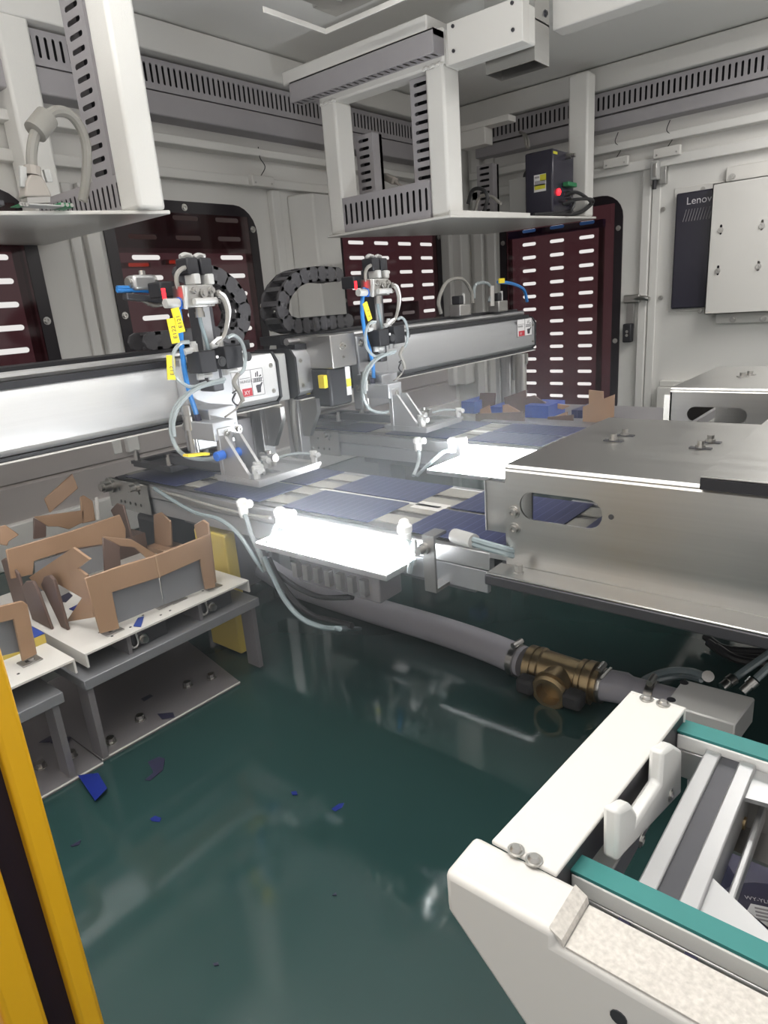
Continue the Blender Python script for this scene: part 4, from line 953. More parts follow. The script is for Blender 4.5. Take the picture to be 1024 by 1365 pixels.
# light panels
def light_panel(label, x0, x1, y0, y1, z=0.285):
    t = thing('light_panel', label, 'light panel', ((x0+x1)/2, (y0+y1)/2, z))
    MB().box(x0, x1, y0, y1, z-0.010, z-0.0012).build('frame', 'aluminium', t, bevel=0.001, seg=1)
    MB().box(x0+0.002, x1-0.002, y0+0.002, y1-0.001, z-0.0012, z).build('diffuser', 'backlight', t)
    for x_ in (x0+0.02, (x0+x1)/2, x1-0.02):
        MB().lathe((x_, y0+0.008, z), (0,0,1), [(0, .0035), (.0015, .003)], 8).build('screw', 'steel_bolt', t)
    MB().box(x0, x1, y1-0.0035, y1-0.0005, z, z+0.0275).build('back_strip', 'white_sheet', t)  # white strip laid over the rail to paint its glow
    return t
light_panel('glowing white light panel in the middle of the picture, the brighter near one', -0.782, -0.520, 0.605, 0.672)
light_panel('glowing white light panel of the far lane left of the near stainless cover', -0.80, -0.56, 1.085, 1.219)
t = bpy.data.objects['light_panel']
br = MB()
MB().box(-0.70, -0.54, 0.612, 0.66, 0.235, 0.2745).build('driver_box', 'grey_plate', t, bevel=0.002)
for i in range(7):
    x_ = -0.70+i*0.022; MB().box(x_, x_+0.010, 0.603, 0.612, 0.245, 0.268).build('terminal', 'stainless', t)
# bracket post right of the panel
t = thing('sensor_bracket', 'angled steel bracket with a sensor screw right of the near light panel', 'bracket', (-0.478, 0.64, 0.0))
a = at(571, 725, y=0.645)
MB().box(a.x-0.008, a.x+0.010, 0.643, 0.647, 0.26, a.z+0.012).box(a.x-0.008, a.x+0.010, 0.647, 0.672, a.z+0.008, a.z+0.012).box(a.x-0.008, a.x+0.010, 0.643, 0.70, 0.255, 0.26).build('bracket_plate', 'stainless_dull', t)
MB().lathe((a.x-0.004, 0.643, a.z-0.006), (0,-1,0), [(0, .008), (.005, .008), (.005, .005), (.016, .005)], 12).build('sensor_screw', 'steel_bolt', t)

# air fittings with their tubes
def elbow(label, p, tube, horiz=(0.02, 0.0, 0.004), mt='white_plastic', r=0.0085, tm='tube_clear', tr=0.0042):
    p = Vec(p); t = thing('air_fitting', label, 'fitting', p)
    MB().lathe(p-Vec((0,0,.016)), (0,0,1), [(0, r*.8), (.006, r), (.018, r), (.020, r*1.2), (.028, r*1.2), (.032, r*.7)], 12).build('elbow_body', mt, t)
    MB().tube([p+Vec((0,0,.006)), p+Vec((0,0,.006))+Vec(horiz)], r*0.85, 10).build('elbow_barrel', mt, t)
    MB().tube(spline([p-Vec((0,0,.012))]+tube), tr, 8).build('tube', tm, t)
    return t
A = lambda px, py, y: at(px, py, y=y)
elbow('white elbow fitting with a clear tube at the left end of the near light panel', A(324, 677, .66), [A(329, 692, .652), A(335, 712, .645), A(345, 735, .64), A(355, 760, .645)])
elbow('white angled fitting at the upper left corner of the near light panel', A(374, 689, .662), [A(369, 700, .655), A(364, 712, .648), A(357, 735, .644)], (0.028, 0.004, 0.002))
elbow('white elbow fitting with a clear tube at the right end of the near light panel', A(540, 712, .655), [A(547, 725, .64), A(549, 740, .632), A(546, 762, .636)], (-0.01, 0.012, 0.006))
elbow('white elbow fitting with clear tube at the left of the far light panel', A(557, 592, 1.18), [A(559, 605, 1.17), A(557, 620, 1.15), A(551, 634, 1.12)], (0.02, 0.0, 0.003))
elbow('long white fitting lying along the left edge of the far light panel', A(603, 593, 1.16), [A(592, 602, 1.15), A(575, 616, 1.13), A(556, 634, 1.12)], (0.03, 0.01, 0.004))
p = A(622, 718, .66)
t = thing('air_fitting', 'grey straight fitting with two dark tubes below the cells left of the near cover', 'fitting', p)
MB().tube([A(606, 714, .662), A(632, 722, .65)], 0.0095, 12).build('fitting_body', 'grey_plastic', t)
for d in (0, 6): MB().tube(spline([A(630, 719+d, .65), A(650, 725+d, .65), A(672, 731+d, .652), A(690, 736+d, .668)]), 0.004, 8).build('tube', 'clear_tube', t)

# cable and tube loops hanging below the lanes at left
def loop(label, pts, r, mt, cat='tube', nm='air_tube'):
    o = MB().tube(spline(pts), r, 8).build(nm, mt, loc=pts[0]); return tag(o, label, cat)
F = lambda px, py, z: at(px, py, z=z)
loop('grey green tube hanging in a wide loop below the near light panel', [A(352, 742, .62), A(362, 765, .62), A(380, 800, .62), A(402, 824, .62), A(430, 836, .62), A(458, 838, .62), F(480, 838, 0.006)], 0.0042, 'clear_tube')
loop('dark cable hanging in a loop just inside the tube loop below the near light panel', [A(358, 744, .64), A(372, 772, .64), A(392, 800, .64), A(416, 820, .64), A(445, 828, .64), A(470, 834, .64)], 0.0045, 'cable_black', 'cable', 'loop_cable')
loop('dark cable running under the near light panel to the right', [A(350, 752, .65), A(372, 766, .65), A(398, 784, .65), A(430, 796, .65), A(470, 796, .65)], 0.0045, 'cable_black', 'cable', 'loop_cable')
loop('grey tube sweeping from the left conveyor end down towards the light panel', [A(206, 651, .663), A(232, 668, .655), A(262, 684, .65), A(292, 692, .648), A(318, 712, .648), A(340, 745, .645), A(352, 762, .65)], 0.0036, 'clear_tube')
loop('second thinner grey tube along the rail of the near lane', [A(212, 655, .665), A(245, 663, .665), A(280, 674, .664), A(330, 686, .664), A(360, 690, .664)], 0.003, 'cable_grey')

# ------------------------------------------------------------------ stainless covers
def cover(label, x0, x1, y0, y1, zt, slot, flange, near):
    t = thing('stainless_cover', label, 'cover', ((x0+x1)/2, (y0+y1)/2, ZD))
    w = x1-x0; h = zt-ZD; th = 0.003; p = MB(); cu, cv, su, sv = slot
    Op = Vec((x0, y0, ZD))
    p.slotcell(Op, (1,0,0), (0,0,1), (0,-1,0), (0, cu*2, 0, h), slot, th, True)
    p.slotcell(Op, (1,0,0), (0,0,1), (0,-1,0), (cu*2, w, 0, h), None, th)
    p.build('front_panel', 'stainless', t)
    MB().prism([(x0, y0+0.001, zt), (x0, y0-0.0012, zt-0.004), (x0, y0+0.003, zt+0.003), (x0, y1, zt+0.003), (x0, y1, zt)], (w, 0, 0)).build('top_panel', 'stainless', t)
    MB().box(x0, x1, y1-th, y1, ZD, zt).build('rear_panel', 'stainless', t)
    if flange:
        MB().box(x0-0.008, x1, y0-flange, y0, ZD, ZD+0.003).build('flange', 'stainless', t, bevel=0.001, seg=1)
        for x_ in (x0+0.026, x0+0.34):
            MB().lathe((x_, y0-flange*0.5, ZD+0.003), (0,0,1), [(0, .006), (.002, .006), (.002, .0045), (.010, .0045), (.010, .002)], 6).build('bolt', 'steel_bolt', t)
    return t
YC = 0.66
x0 = at(673, 640, y=YC).x; zt = at(673, 623, y=YC).z
a, c = at(693, 678, y=YC), at(803, 686, y=YC); s0, s1 = at(745, 661, y=YC).z, at(745, 699, y=YC).z
cv1 = cover('near stainless steel cover with an oblong slot in its front', x0, 0.35, YC, 0.975, zt, ((a.x+c.x)/2-x0, (s0+s1)/2-ZD, c.x-a.x, (s0-s1)), 0.035, True)
def bolt_at(par, px, py, d, **pl):
    v = at(px, py, **pl); MB().bolt(v, d, 0.005, 0.005).build('bolt', 'steel_bolt', par)
for px, py in ((685, 683), (686, 705)): bolt_at(cv1, px, py, (0,-1,0), y=YC)
v = at(815, 689, y=YC); MB().lathe(v, (0,-1,0), [(0, .003), (.0008, .003)], 10).build('rivet', 'dark_steel', cv1)
for px, py in ((818, 588), (833, 581), (934, 598), (947, 590)):
    v = at(px, py, z=zt+0.003)
    MB().box(v.x-0.012, v.x+0.012, v.y-0.004, v.y+0.004, zt+0.003, zt+0.0045).build('slot_plate', 'dark_steel', cv1)
    MB().lathe((v.x, v.y, zt+0.0045), (0,0,1), [(0, .0055), (.003, .0055), (.003, .004), (.008, .004), (.008, .0018)], 10).build('bolt', 'steel_bolt', cv1)
a, c = at(649, 640, y=0.69), at(652, 706, y=0.69)
MB().box(a.x, x0+0.02, 0.688, 0.691, c.z, a.z).build('side_tab', 'stainless', cv1)
MB().box(a.x-0.0015, a.x, 0.686, 0.70, c.z, a.z).build('tab_edge', 'aluminium', cv1)
lx = at(937, 632, z=zt+0.012).x
t = cv1
t = MB().box(lx, 0.35, YC-0.004, 0.972, zt+0.0105, zt+0.013).build('lid', 'stainless', t, bevel=0.0008, seg=1)
MB().box(lx+0.001, 0.35, YC-0.006, YC-0.001, zt+0.0, zt+0.0105).build('rubber_edge', 'black_plastic', t)
MB().box(lx+0.001, 0.35, YC, 0.97, zt+0.0035, zt+0.0105).build('rubber_pad', 'black_plastic', t)
YC2 = 1.235
a, c = at(916, 552, y=YC2), at(996, 552, y=YC2); x2 = at(894, 520, y=YC2).x; zt2 = at(894, 519, y=YC2).z
cv2 = cover('far stainless steel cover with a black slot, upper right', x2, 0.3, YC2, 1.56, zt2, ((a.x+c.x)/2-x2, at(950, 553, y=YC2).z-ZD, c.x-a.x, 0.026), 0.0, False)
MB().box(x2, x2+0.003, YC2, 1.56, ZD+0.05, zt2).build('side_panel', 'stainless', cv2)
v = at(884, 545, y=1.36); 
MB().box(x2-0.03, x2-0.003, 1.30, 1.303, ZD+0.01, zt2-0.02).build('side_tab', 'white_sheet', cv2)
for px, py in ((990, 502), (1000, 500)):
    v = at(px, py, z=zt2+0.003); MB().lathe(v, (0,0,1), [(0, .010), (.002, .010), (.002, .005), (.008, .005), (.008, .002)], 10).build('bolt', 'steel_bolt', cv2)
# ------------------------------------------------------------------ reject stands, trays and cardboard boxes at left
ZTR = 0.177; XT = -0.886
def stand(label, y0, y1, xb, ysup, SK=0.06):
    t = thing('steel_stand', label, 'stand', ((XT+xb)/2, (y0+y1)/2, 0))
    MB().prism([(-0.888, y0, 0), (-0.880, y1, 0), (xb, y1+SK, 0), (xb, y0, 0)], (0, 0, 0.005)).build('base_plate', 'grey_plate', t)
    MB().prism([(-0.8875, y0, 0.0035), (-0.8795, y1, 0.0035), (-0.880, y1, 0.0058), (-0.888, y0, 0.0058)], (0.0006, 0, 0)).build('bright_edge', 'white_sheet', t)  # white strip paints the highlight along the plate's front edge
    MB().box(xb, XT+0.004, ysup[0], ysup[-1]+0.02, 0.124, 0.140).build('shelf', 'grey_paint', t, bevel=0.001, seg=1)
    for y in ysup: MB().box(XT-0.032, XT, y+0.003, y+0.012, 0.005, 0.124).build('upright', 'grey_plate', t)
    for x_, y_ in ((-0.915, y0+0.03), (-0.93, y0+0.09), (-0.935, y1-0.02), (-0.95, y1-0.06)):
        MB().lathe((x_, y_, 0.005), (0,0,1), [(0, .009), (.002, .009), (.002, .0065), (.009, .0065), (.009, .003)], 8).build('bolt', 'steel_bolt', t)
    return t
s1 = stand('grey steel stand with bolted base plate under the large cardboard box', 0.352, 0.607, -1.19, (0.3505, 0.655))
s2 = stand('grey steel stand at the far left, under the tray beside the yellow post', 0.10, 0.3495, -1.19, (0.10, 0.300), 0.005)
for st, ys_ in ((s1, (0.43, 0.56)), (s2, ())):
    for y in ys_:
        MB().box(-0.97, -0.895, y, y+0.006, 0.140, ZTR-0.003).build('rib', 'grey_plate', st)
        MB().box(-0.960, -0.905, y+0.012, y+0.075, 0.140, 0.165).build('clamp_block', 'dark_steel', st, bevel=0.002)
        MB().lathe((-0.905, y+0.03, 0.152), (1,0,0), [(0, .008), (.004, .008), (.004, .0055), (.011, .0055), (.011, .003)], 8).build('bolt', 'steel_bolt', st)
        MB().tube(spline([(-0.903, y+0.008, 0.166), (-0.901, y+0.008, 0.150), (-0.901, y+0.014, 0.145), (-0.901, y+0.020, 0.150), (-0.903, y+0.020, 0.166)]), 0.0022, 7).build('u_bolt', 'steel_bolt', st)
def tray(label, y0, y1, lips):
    t = thing('tray', label, 'tray', (-1.05, (y0+y1)/2, ZTR-0.004))
    MB().box(-1.235, XT, y0, y1, ZTR-0.003, ZTR).build('tray_sheet', 'white_sheet', t)
    for y in lips: MB().box(-1.235, XT, y, y+0.003, ZTR-0.022, ZTR-0.003).build('lip', 'white_sheet', t)
    for i in range(9):
        p = (-0.90-random.random()*0.05, y0+0.03+random.random()*(y1-y0-0.06), ZTR)
        MB().lathe(p, (0,0,1), [(0, .0022), (.0004, .002)], 7).build('hole', 'black_plastic', t)
    return t
tray('white sheet tray carrying the large cardboard box', 0.362, 0.662, (0.362, 0.659))
tray('white sheet tray at the far left edge carrying the small cardboard box', 0.10, 0.347, (0.344,))

def board(par, name, pts, off, mt='cardboard', edge=True):
    pts = [Vec((p[0], p[1], max(p[2], ZTR+0.0002))) if p[2] > 0.13 else Vec(p) for p in pts]
    return MB().prism(pts, off).build(name, mt, par, bevel=0.0012 if edge else 0, seg=1)
def foot(par, px, py):
    p = at(px, py, z=ZTR)
    f = MB().box(p.x-0.011, p.x+0.011, p.y-0.014, p.y+0.014, ZTR, ZTR+0.002).build('foot_tab', 'stainless_dull', par, bevel=0.0006, seg=1)
    MB().box(p.x-0.003, p.x+0.003, p.y-0.006, p.y+0.006, ZTR+0.002, ZTR+0.0024).build('slot', 'black_plastic', f)
    MB().lathe((p.x, p.y+0.002, ZTR+0.002), (0,0,1), [(0, .004), (.003, .0035)], 8).build('bolt', 'steel_bolt', f)
YP = lambda y: (lambda px, py: at(px, py, y=y))
XP = lambda x: (lambda px, py: at(px, py, x=x))
# large front box
t = thing('cardboard_box', 'large open brown cardboard box with a taped portal front on the white tray', 'box', (-0.95, 0.5, ZTR))
B = XP(-0.902)
fr = [B(113, 771), B(165, 753), B(206, 741), B(280, 712), B(288, 783), B(274, 786), B(267, 746), B(213, 770), B(150, 790), B(160, 838), B(134, 845)]
board(t, 'front_panel', fr, (-0.004, 0, 0))
MB().prism([B(206, 741), B(208, 741), B(214, 770), B(212, 770.6)], (0.0008, 0, 0)).build('tape_seam', 'cardboard_edge', t)
B2 = XP(-0.912)
MB().prism([B2(146, 788), B2(211, 766), B2(218, 806), B2(155, 832)], (-0.0025, 0, 0)).build('inner_plate', 'grey_paint', t)
MB().prism([B2(213, 765), B2(272, 742), B2(280, 782), B2(219, 806)], (-0.0025, 0, 0)).build('inner_plate', 'grey_paint', t)
E1 = YP(0.398)
board(t, 'end_panel', [E1(*p) for p in ((38, 770), (97, 730), (119, 746), (103, 758), (115, 767), (125, 823), (92, 849), (88, 829), (109, 797), (76, 778), (58, 788))], (0, 0.004, 0))
E2 = YP(0.385)
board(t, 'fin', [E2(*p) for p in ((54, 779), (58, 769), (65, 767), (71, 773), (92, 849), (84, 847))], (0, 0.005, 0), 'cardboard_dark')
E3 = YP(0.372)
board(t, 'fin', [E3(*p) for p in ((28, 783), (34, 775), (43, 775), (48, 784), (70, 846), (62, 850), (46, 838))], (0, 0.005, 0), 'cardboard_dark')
R1 = YP(0.622)
board(t, 'fin', [R1(*p) for p in ((258, 700), (270, 693), (277, 698), (287, 778), (278, 782))], (0, 0.004, 0))
bk = XP(-1.03)
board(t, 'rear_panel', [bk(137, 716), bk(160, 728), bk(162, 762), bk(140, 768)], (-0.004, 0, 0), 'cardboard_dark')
board(t, 'rear_flap', [bk(137, 715), bk(176, 719), bk(214, 742), bk(200, 748), bk(180, 730), bk(160, 728)], (-0.004, 0, 0))
for q in ((150, 842), (217, 807), (236, 800), (283, 783)): foot(t, *q)
# middle box
t = thing('cardboard_box', 'brown cardboard box with a long sagging front band, behind the large front box', 'box', (-1.13, 0.47, ZTR))
C = XP(-1.12)
board(t, 'front_band', [C(8, 733), C(95, 708), C(160, 686), C(168, 705), C(168, 728), C(160, 722), C(97, 732), C(46, 748), C(44, 766), C(15, 772)], (-0.004, 0, 0))
MB().prism([C(46, 750), C(97, 734), C(158, 724), C(160, 752), C(104, 770), C(50, 790)], (-0.0025, 0, 0)).build('inner_plate', 'grey_paint', t)
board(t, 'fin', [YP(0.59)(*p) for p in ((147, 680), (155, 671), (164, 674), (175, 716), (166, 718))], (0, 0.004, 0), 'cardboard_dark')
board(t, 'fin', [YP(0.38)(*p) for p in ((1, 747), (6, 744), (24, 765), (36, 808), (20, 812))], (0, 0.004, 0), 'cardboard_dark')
board(t, 'end_panel', [C(0, 702), C(8, 700), C(26, 713), C(12, 722), C(10, 728), C(0, 726)], (-0.004, 0, 0), 'cardboard')
# rear box
t = thing('cardboard_box', 'small brown cardboard box with upright posts below the left gantry', 'box', (-1.22, 0.6, 0.20))
Dp = XP(-1.205)
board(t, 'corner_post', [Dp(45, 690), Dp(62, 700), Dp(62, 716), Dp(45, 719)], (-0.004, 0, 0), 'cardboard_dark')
board(t, 'top_flap', [Dp(45, 689), Dp(98, 682), Dp(112, 680), Dp(112, 696), Dp(92, 706), Dp(78, 702), Dp(64, 702)], (-0.004, 0, 0))
board(t, 'corner_post', [Dp(107, 663), Dp(112, 660), Dp(124, 668), Dp(128, 694), Dp(110, 698)], (-0.004, 0, 0))
board(t, 'corner_post', [Dp(127, 664), Dp(131, 662), Dp(134, 694), Dp(128, 694)], (-0.004, 0, 0), 'white_sheet')
MB().prism([(-1.25, 0.50, 0.0), (-1.20, 0.50, 0.0), (-1.20, 0.66, 0.0), (-1.25, 0.66, 0.0)], (0, 0, 0.215)).build('box_base', 'cardboard_dark', t)
t = tag(MB().prism([Dp(59, 665), Dp(97, 631), Dp(105, 651), Dp(67, 684)], (-0.004, 0, 0)).build('loose_cardboard', 'cardboard', loc=Dp(67, 684), bevel=0.002), 'loose brown cardboard panel leaning at an angle under the left gantry beam', 'cardboard')
# small left box on the second tray and its stack of cells
t = thing('cardboard_box', 'small brown cardboard box beside the yellow post at the left edge', 'box', (-0.92, 0.25, ZTR))
B = XP(-0.915)
board(t, 'front_panel', [B(-60, 822), B(30, 801), B(37, 806), B(50, 872), B(30, 882), B(18, 826), B(-60, 846)], (-0.004, 0, 0))
B2 = XP(-0.925); MB().prism([B2(-60, 840), B2(18, 824), B2(28, 868), B2(-60, 890)], (-0.0025, 0, 0)).build('inner_plate', 'grey_paint', t)
foot(t, 40, 882)
p = at(56, 862, z=ZTR+0.002)
t = thing('cell_stack', 'small stack of blue cells with yellowish edges on the far left tray', 'cell stack', (p.x, p.y, ZTR))
MB().box(p.x-0.12, p.x-0.012, p.y-0.05, p.y+0.012, ZTR, ZTR+0.014).build('stack_sides', 'yellow_block', t)
MB().box(p.x-0.12, p.x-0.012, p.y-0.05, p.y+0.012, ZTR+0.014, ZTR+0.0155).build('top_cell', 'cell_bright', t)
# dark junction box behind the boxes, under the lane
a, c = at(180, 690, y=0.70), at(226, 732, y=0.70)
t = thing('junction_box', 'dark box with a rounded top below the left end of the near lane', 'box', ((a.x+c.x)/2, 0.72, 0.0))
MB().box(a.x, c.x, 0.70, 0.78, 0.10, 0.232).build('body', 'dark_steel', t, bevel=0.012)
MB().box(a.x+0.02, c.x-0.02, 0.71, 0.77, 0.0, 0.10).build('pedestal', 'grey_paint', t)
t = thing('cardboard_box', 'upright brown cardboard piece in front of the dark box below the near lane', 'box', at(215, 720, y=0.672))
board(t, 'post', [YP(0.672)(*p) for p in ((204, 686), (214, 683), (227, 695), (229, 728), (206, 728))], (0, 0.004, 0))
board(t, 'base', [(t.location.x-0.03, 0.655, ZTR), (t.location.x+0.03, 0.655, ZTR), (t.location.x+0.03, 0.70, ZTR), (t.location.x-0.03, 0.70, ZTR)], (0, 0, 0.012))
# yellow block behind the tray
MBy = MB().box(-1.045, -0.955, 0.672, 0.698, 0.005, 0.245)
tag(MBy.build('yellow_block', 'yellow_block', loc=(-1.0, 0.685, 0.005), bevel=0.003), 'dull yellow block standing behind the right end of the white tray', 'block')

# boxes with blue cells beyond the far lane
Y5 = 1.56
def far_box(label, pieces, y=Y5):
    t = thing('cardboard_box', label, 'box', at(pieces[0][0][0], 565, y=y))
    for i, (poly, mt) in enumerate(((p[:-1], p[-1]) for p in pieces)):
        MB().prism([at(px, py, y=y+0.02*i) for px, py in poly], (0, 0.005, 0)).build(['front_panel', 'post', 'flap', 'side_panel'][i % 4], mt, t)
    return t
far_box('cardboard box with a tall pale front panel at the far right beside the red door', [((777, 542), (819, 526), (818, 556), (777, 568), 'cardboard'), ((785, 520), (804, 522), (804, 545), (785, 548), 'cardboard')])
far_box('low cardboard box with a sloping flap around the widest blue stack, beyond the far lane', [((713, 566), (756, 549), (757, 568), (713, 568), 'cardboard'), ((700, 530), (712, 527), (738, 545), (735, 566), (700, 566), 'cardboard_dark'), ((716, 534), (760, 541), (750, 546), (716, 538), 'cardboard')], Y5+0.03)
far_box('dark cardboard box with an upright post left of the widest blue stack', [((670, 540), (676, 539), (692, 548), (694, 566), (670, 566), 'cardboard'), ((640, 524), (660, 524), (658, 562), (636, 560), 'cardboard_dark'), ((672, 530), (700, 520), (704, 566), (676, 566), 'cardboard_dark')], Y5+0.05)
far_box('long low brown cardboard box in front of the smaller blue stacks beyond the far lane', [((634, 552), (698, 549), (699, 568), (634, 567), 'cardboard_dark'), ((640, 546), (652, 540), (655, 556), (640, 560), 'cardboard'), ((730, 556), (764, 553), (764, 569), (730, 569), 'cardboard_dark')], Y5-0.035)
for i, (x0_, y0_, x1_, y1_, lab) in enumerate(((700, 540, 731, 566, 'widest bright blue stack of cells in the cardboard boxes beyond the far lane'),
        (652, 544, 668, 560, 'narrow blue stack of cells left of the widest blue stack'),
        (762, 548, 776, 570, 'dark blue stack of cells beside the tall pale cardboard panel'),
        (615, 535, 633, 547, 'small blue stack of cells behind the far suction plate'))):
    y = (Y5+0.016, Y5+0.04, Y5+0.04, Y5+0.03)[i]; a, c = at(x0_, y0_, y=y), at(x1_, y1_, y=y)
    o = MB().box(a.x, c.x, y, y+0.10, ZD, max(a.z, ZD+0.02)).build('cell_stack', 'cell_bright' if i != 2 else 'cell_blue', loc=((a.x+c.x)/2, y+0.05, ZD)); tag(o, lab, 'cell stack')
tag(MB().box(-0.92, -0.42, 1.50, 1.80, ZD-0.02, ZD).box(-0.9, -0.86, 1.55, 1.6, 0, ZD-0.02).box(-0.5, -0.46, 1.75, 1.79, 0, ZD-0.02).build('side_table', 'grey_plate', loc=(-0.7, 1.65, ZD)), 'grey steel table behind the far lane carrying the cardboard boxes', 'table')

# ------------------------------------------------------------------ broken cell pieces on the base and trays
def shard(label, pts, mt, z=0.0005, tilt=0):
    P3 = [at(px, py, z=z) for px, py in pts]
    o = MB().prism(P3, (0, 0, 0.0009)).build('cell_shard', mt, loc=P3[0]); return tag(o, label, 'cell piece', None)
shard('bright blue broken cell piece lying half under the edge of the grey base plate', ((104, 1034), (131, 1031), (143, 1051), (127, 1068)), 'shard_blue', 0.0062)
shard('dark ragged cell piece on the green base right of the blue one', ((197, 1016), (212, 1009), (220, 1012), (217, 1027), (200, 1041), (193, 1040), (205, 1030)), 'shard_dark')
shard('tiny bright blue cell piece alone on the open green base', ((200, 1092), (207, 1088), (215, 1091), (213, 1096), (203, 1095)), 'shard_blue')
shard('thin dark cell sliver on the green base near the yellow post', ((94, 1128), (108, 1120), (106, 1126), (97, 1129)), 'shard_dark')
shard('small blue splinter cell piece on the green base in the middle of the picture', ((442, 1079), (452, 1072), (459, 1071), (456, 1077), (447, 1082)), 'shard_blue')
shard('tiny dark blue cell crumb left of the blue splinter on the green base', ((388, 1056), (395, 1055), (397, 1060), (390, 1060)), 'shard_blue')
shard('black crumb on the green base near the bottom middle', ((443, 1194), (448, 1190), (449, 1194)), 'shard_dark')
shard('small dark crumb on the green base near the bottom, left of the white bracket', ((284, 1285), (291, 1283), (292, 1287), (286, 1288)), 'shard_dark')
shard('dark blue cell piece lying on the grey base plate under the tray', ((210, 952), (231, 950), (233, 956), (216, 959)), 'shard_dark', 0.0062)
shard('narrow dark cell piece at the rear of the grey base plate', ((188, 932), (200, 926), (204, 928), (192, 935)), 'shard_dark', 0.0062)
shard('ragged dark blue cell piece on the far left base plate', ((52, 990), (66, 982), (95, 983), (92, 990), (78, 996), (66, 989)), 'shard_dark', 0.0062)
shard('blue cell piece overhanging the front edge of the white tray', ((184, 824), (192, 822), (188, 836), (178, 835)), 'cell_bright', ZTR+0.0005)

shard('ragged dark cell piece inside the large cardboard box, seen through its side opening', ((78, 797), (92, 790), (97, 794), (88, 803), (80, 802)), 'shard_dark', ZTR+0.0005)
shard('grey blue cell piece inside the large cardboard box near its front corner', ((92, 812), (104, 806), (100, 815)), 'shard_blue', ZTR+0.0005)
# ------------------------------------------------------------------ drain hose, brass tee and clamps
zc = 0.027
hp = [at(350, 755, z=0.06), at(382, 775, z=0.032)] + [at(px, py, z=zc) for px, py in ((430, 792), (500, 814), (580, 838), (650, 862), (700, 883))]
t = thing('drain_hose', 'thick translucent grey hose running across the green base into the brass tee', 'hose', hp[3])
o = MB().tube(spline(hp, 5), 0.0265, 18).build('hose', 'hose_grey', t)
a, c = at(706, 885, z=0.03), at(800, 913, z=0.03); d = (c-a).normalized(); L = (c-a).length
t2 = thing('brass_tee', 'brass tee pipe fitting lying at the end of the grey hose', 'pipe fitting', (a+c)/2)
MB().lathe(a, d, [(0, .027), (0, .0325), (L*.10, .0325), (L*.10, .030), (L*.14, .030), (L*.14, .0335), (L*.20, .0335), (L*.22, .031), (L*.72, .029), (L*.74, .033), (L*.80, .033), (L*.80, .030), (L*.83, .030), (L*.83, .034), (L*.93, .034), (L*.93, .028), (L, .028), (L, .024)], 24).build('tee_body', 'brass', t2)
mid = a.lerp(c, .50); br = Vec((d.y, -d.x, -0.10)).normalized()
MB().lathe(mid, br, [(0.015, .026), (.040, .028), (.040, .031), (.046, .031), (.046, .027), (.050, .0265), (.052, .029), (.054, .0265), (.056, .029), (.058, .0265), (.058, .020), (.040, .019)], 22).build('tee_branch', 'brass', t2)
for s_ in (-1, 1):
    q = mid+br*0.05+d*(0.034*s_); MB().bar(q-d*(.010*s_), q+d*(.020*s_), 0.028, 0.026).build('lug', 'rubber', t2, bevel=0.006)
hose2 = [c-d*0.012, at(835, 918, z=0.026), at(868, 927, z=0.024), at(900, 936, z=0.024)]
t3 = thing('drain_hose', 'short translucent grey hose from the brass tee under the white bracket', 'hose', hose2[1])
MB().tube(spline(hose2, 5), [0.025]*6+[0.021]*10, 16).build('hose', 'hose_grey', t3)
def clamp(label, p, d_, r):
    t = thing('hose_clamp', label, 'clamp', p)
    MB().lathe(p-d_*.006, d_, [(0, r), (0, r+.0018), (.012, r+.0018), (.012, r)], 22).build('band', 'steel_bolt', t)
    u = Vec((0,0,1)); MB().cyl(p+u*(r+.005)-Vec((d_.y,-d_.x,0))*.012, p+u*(r+.005)+Vec((d_.y,-d_.x,0))*.012, .005, 10).build('screw', 'steel_bolt', t)
clamp('steel hose clamp at the left end of the brass tee', at(690, 880, z=zc), (at(700,883,z=zc)-at(650,862,z=zc)).normalized(), 0.0268)
clamp('steel hose clamp at the right end of the brass tee', at(801, 913, z=0.027), d, 0.0262)
clamp('small steel hose clamp just behind the white cross plate', at(868, 927, z=0.024), d, 0.0220)
MB().bar(at(801, 905, z=0.055), at(815, 890, z=0.062), 0.004, 0.002).build('band_tail', 'steel_bolt', bpy.data.objects['hose_clamp.001'])
# pneumatic manifold with its tubes
zm = 0.20
q = [at(886, 938, z=zm), at(911, 905, z=zm), at(1007, 930, z=zm), at(980, 966, z=zm)]
t = thing('manifold_block', 'grey aluminium manifold block with two dark holes on a post behind the white bracket', 'manifold', (sum(p.x for p in q)/4, sum(p.y for p in q)/4, 0))
cq = sum(q, Vec((0,0,0)))/4
MB().box(cq.x-.012, cq.x+.012, cq.y-.012, cq.y+.012, 0, zm-.03).build('stand_post', 'grey_paint', t)
MB().prism([(p.x, p.y, zm-0.03) for p in q], (0, 0, 0.03)).build('block', 'manifold_grey', t, bevel=0.0015, seg=1)
for px, py in ((895, 933), (912, 910)):
    p = at(px, py, z=zm); MB().lathe(p, (0,0,1), [(0, .0045), (.0006, .0045)], 14).build('hole', 'black_plastic', t)
for px, py, ex, ey in ((945, 905, 943, 897), (962, 916, 1024, 872), (990, 922, 1024, 890)):
    p = at(px, py, z=zm-0.015); e = at(ex, ey, z=zm+0.01); dd = (e-p).normalized()
    MB().lathe(p, dd, [(0, .005), (.010, .005), (.010, .0065), (.018, .0065), (.018, .004)], 12).build('push_fitting', 'steel_bolt', t)
    if ex > 1000: MB().tube([p+dd*.02, p+dd*.35], 0.0042, 9).build('tube', 'clear_tube', t)
loop('blue grey tube arching over the base from the grey hose to the manifold', [at(852, 912, z=.01), at(866, 903, z=.02), at(890, 895, z=.03), at(920, 895, z=.035), at(946, 904, z=.035)], 0.006, 'clear_tube')
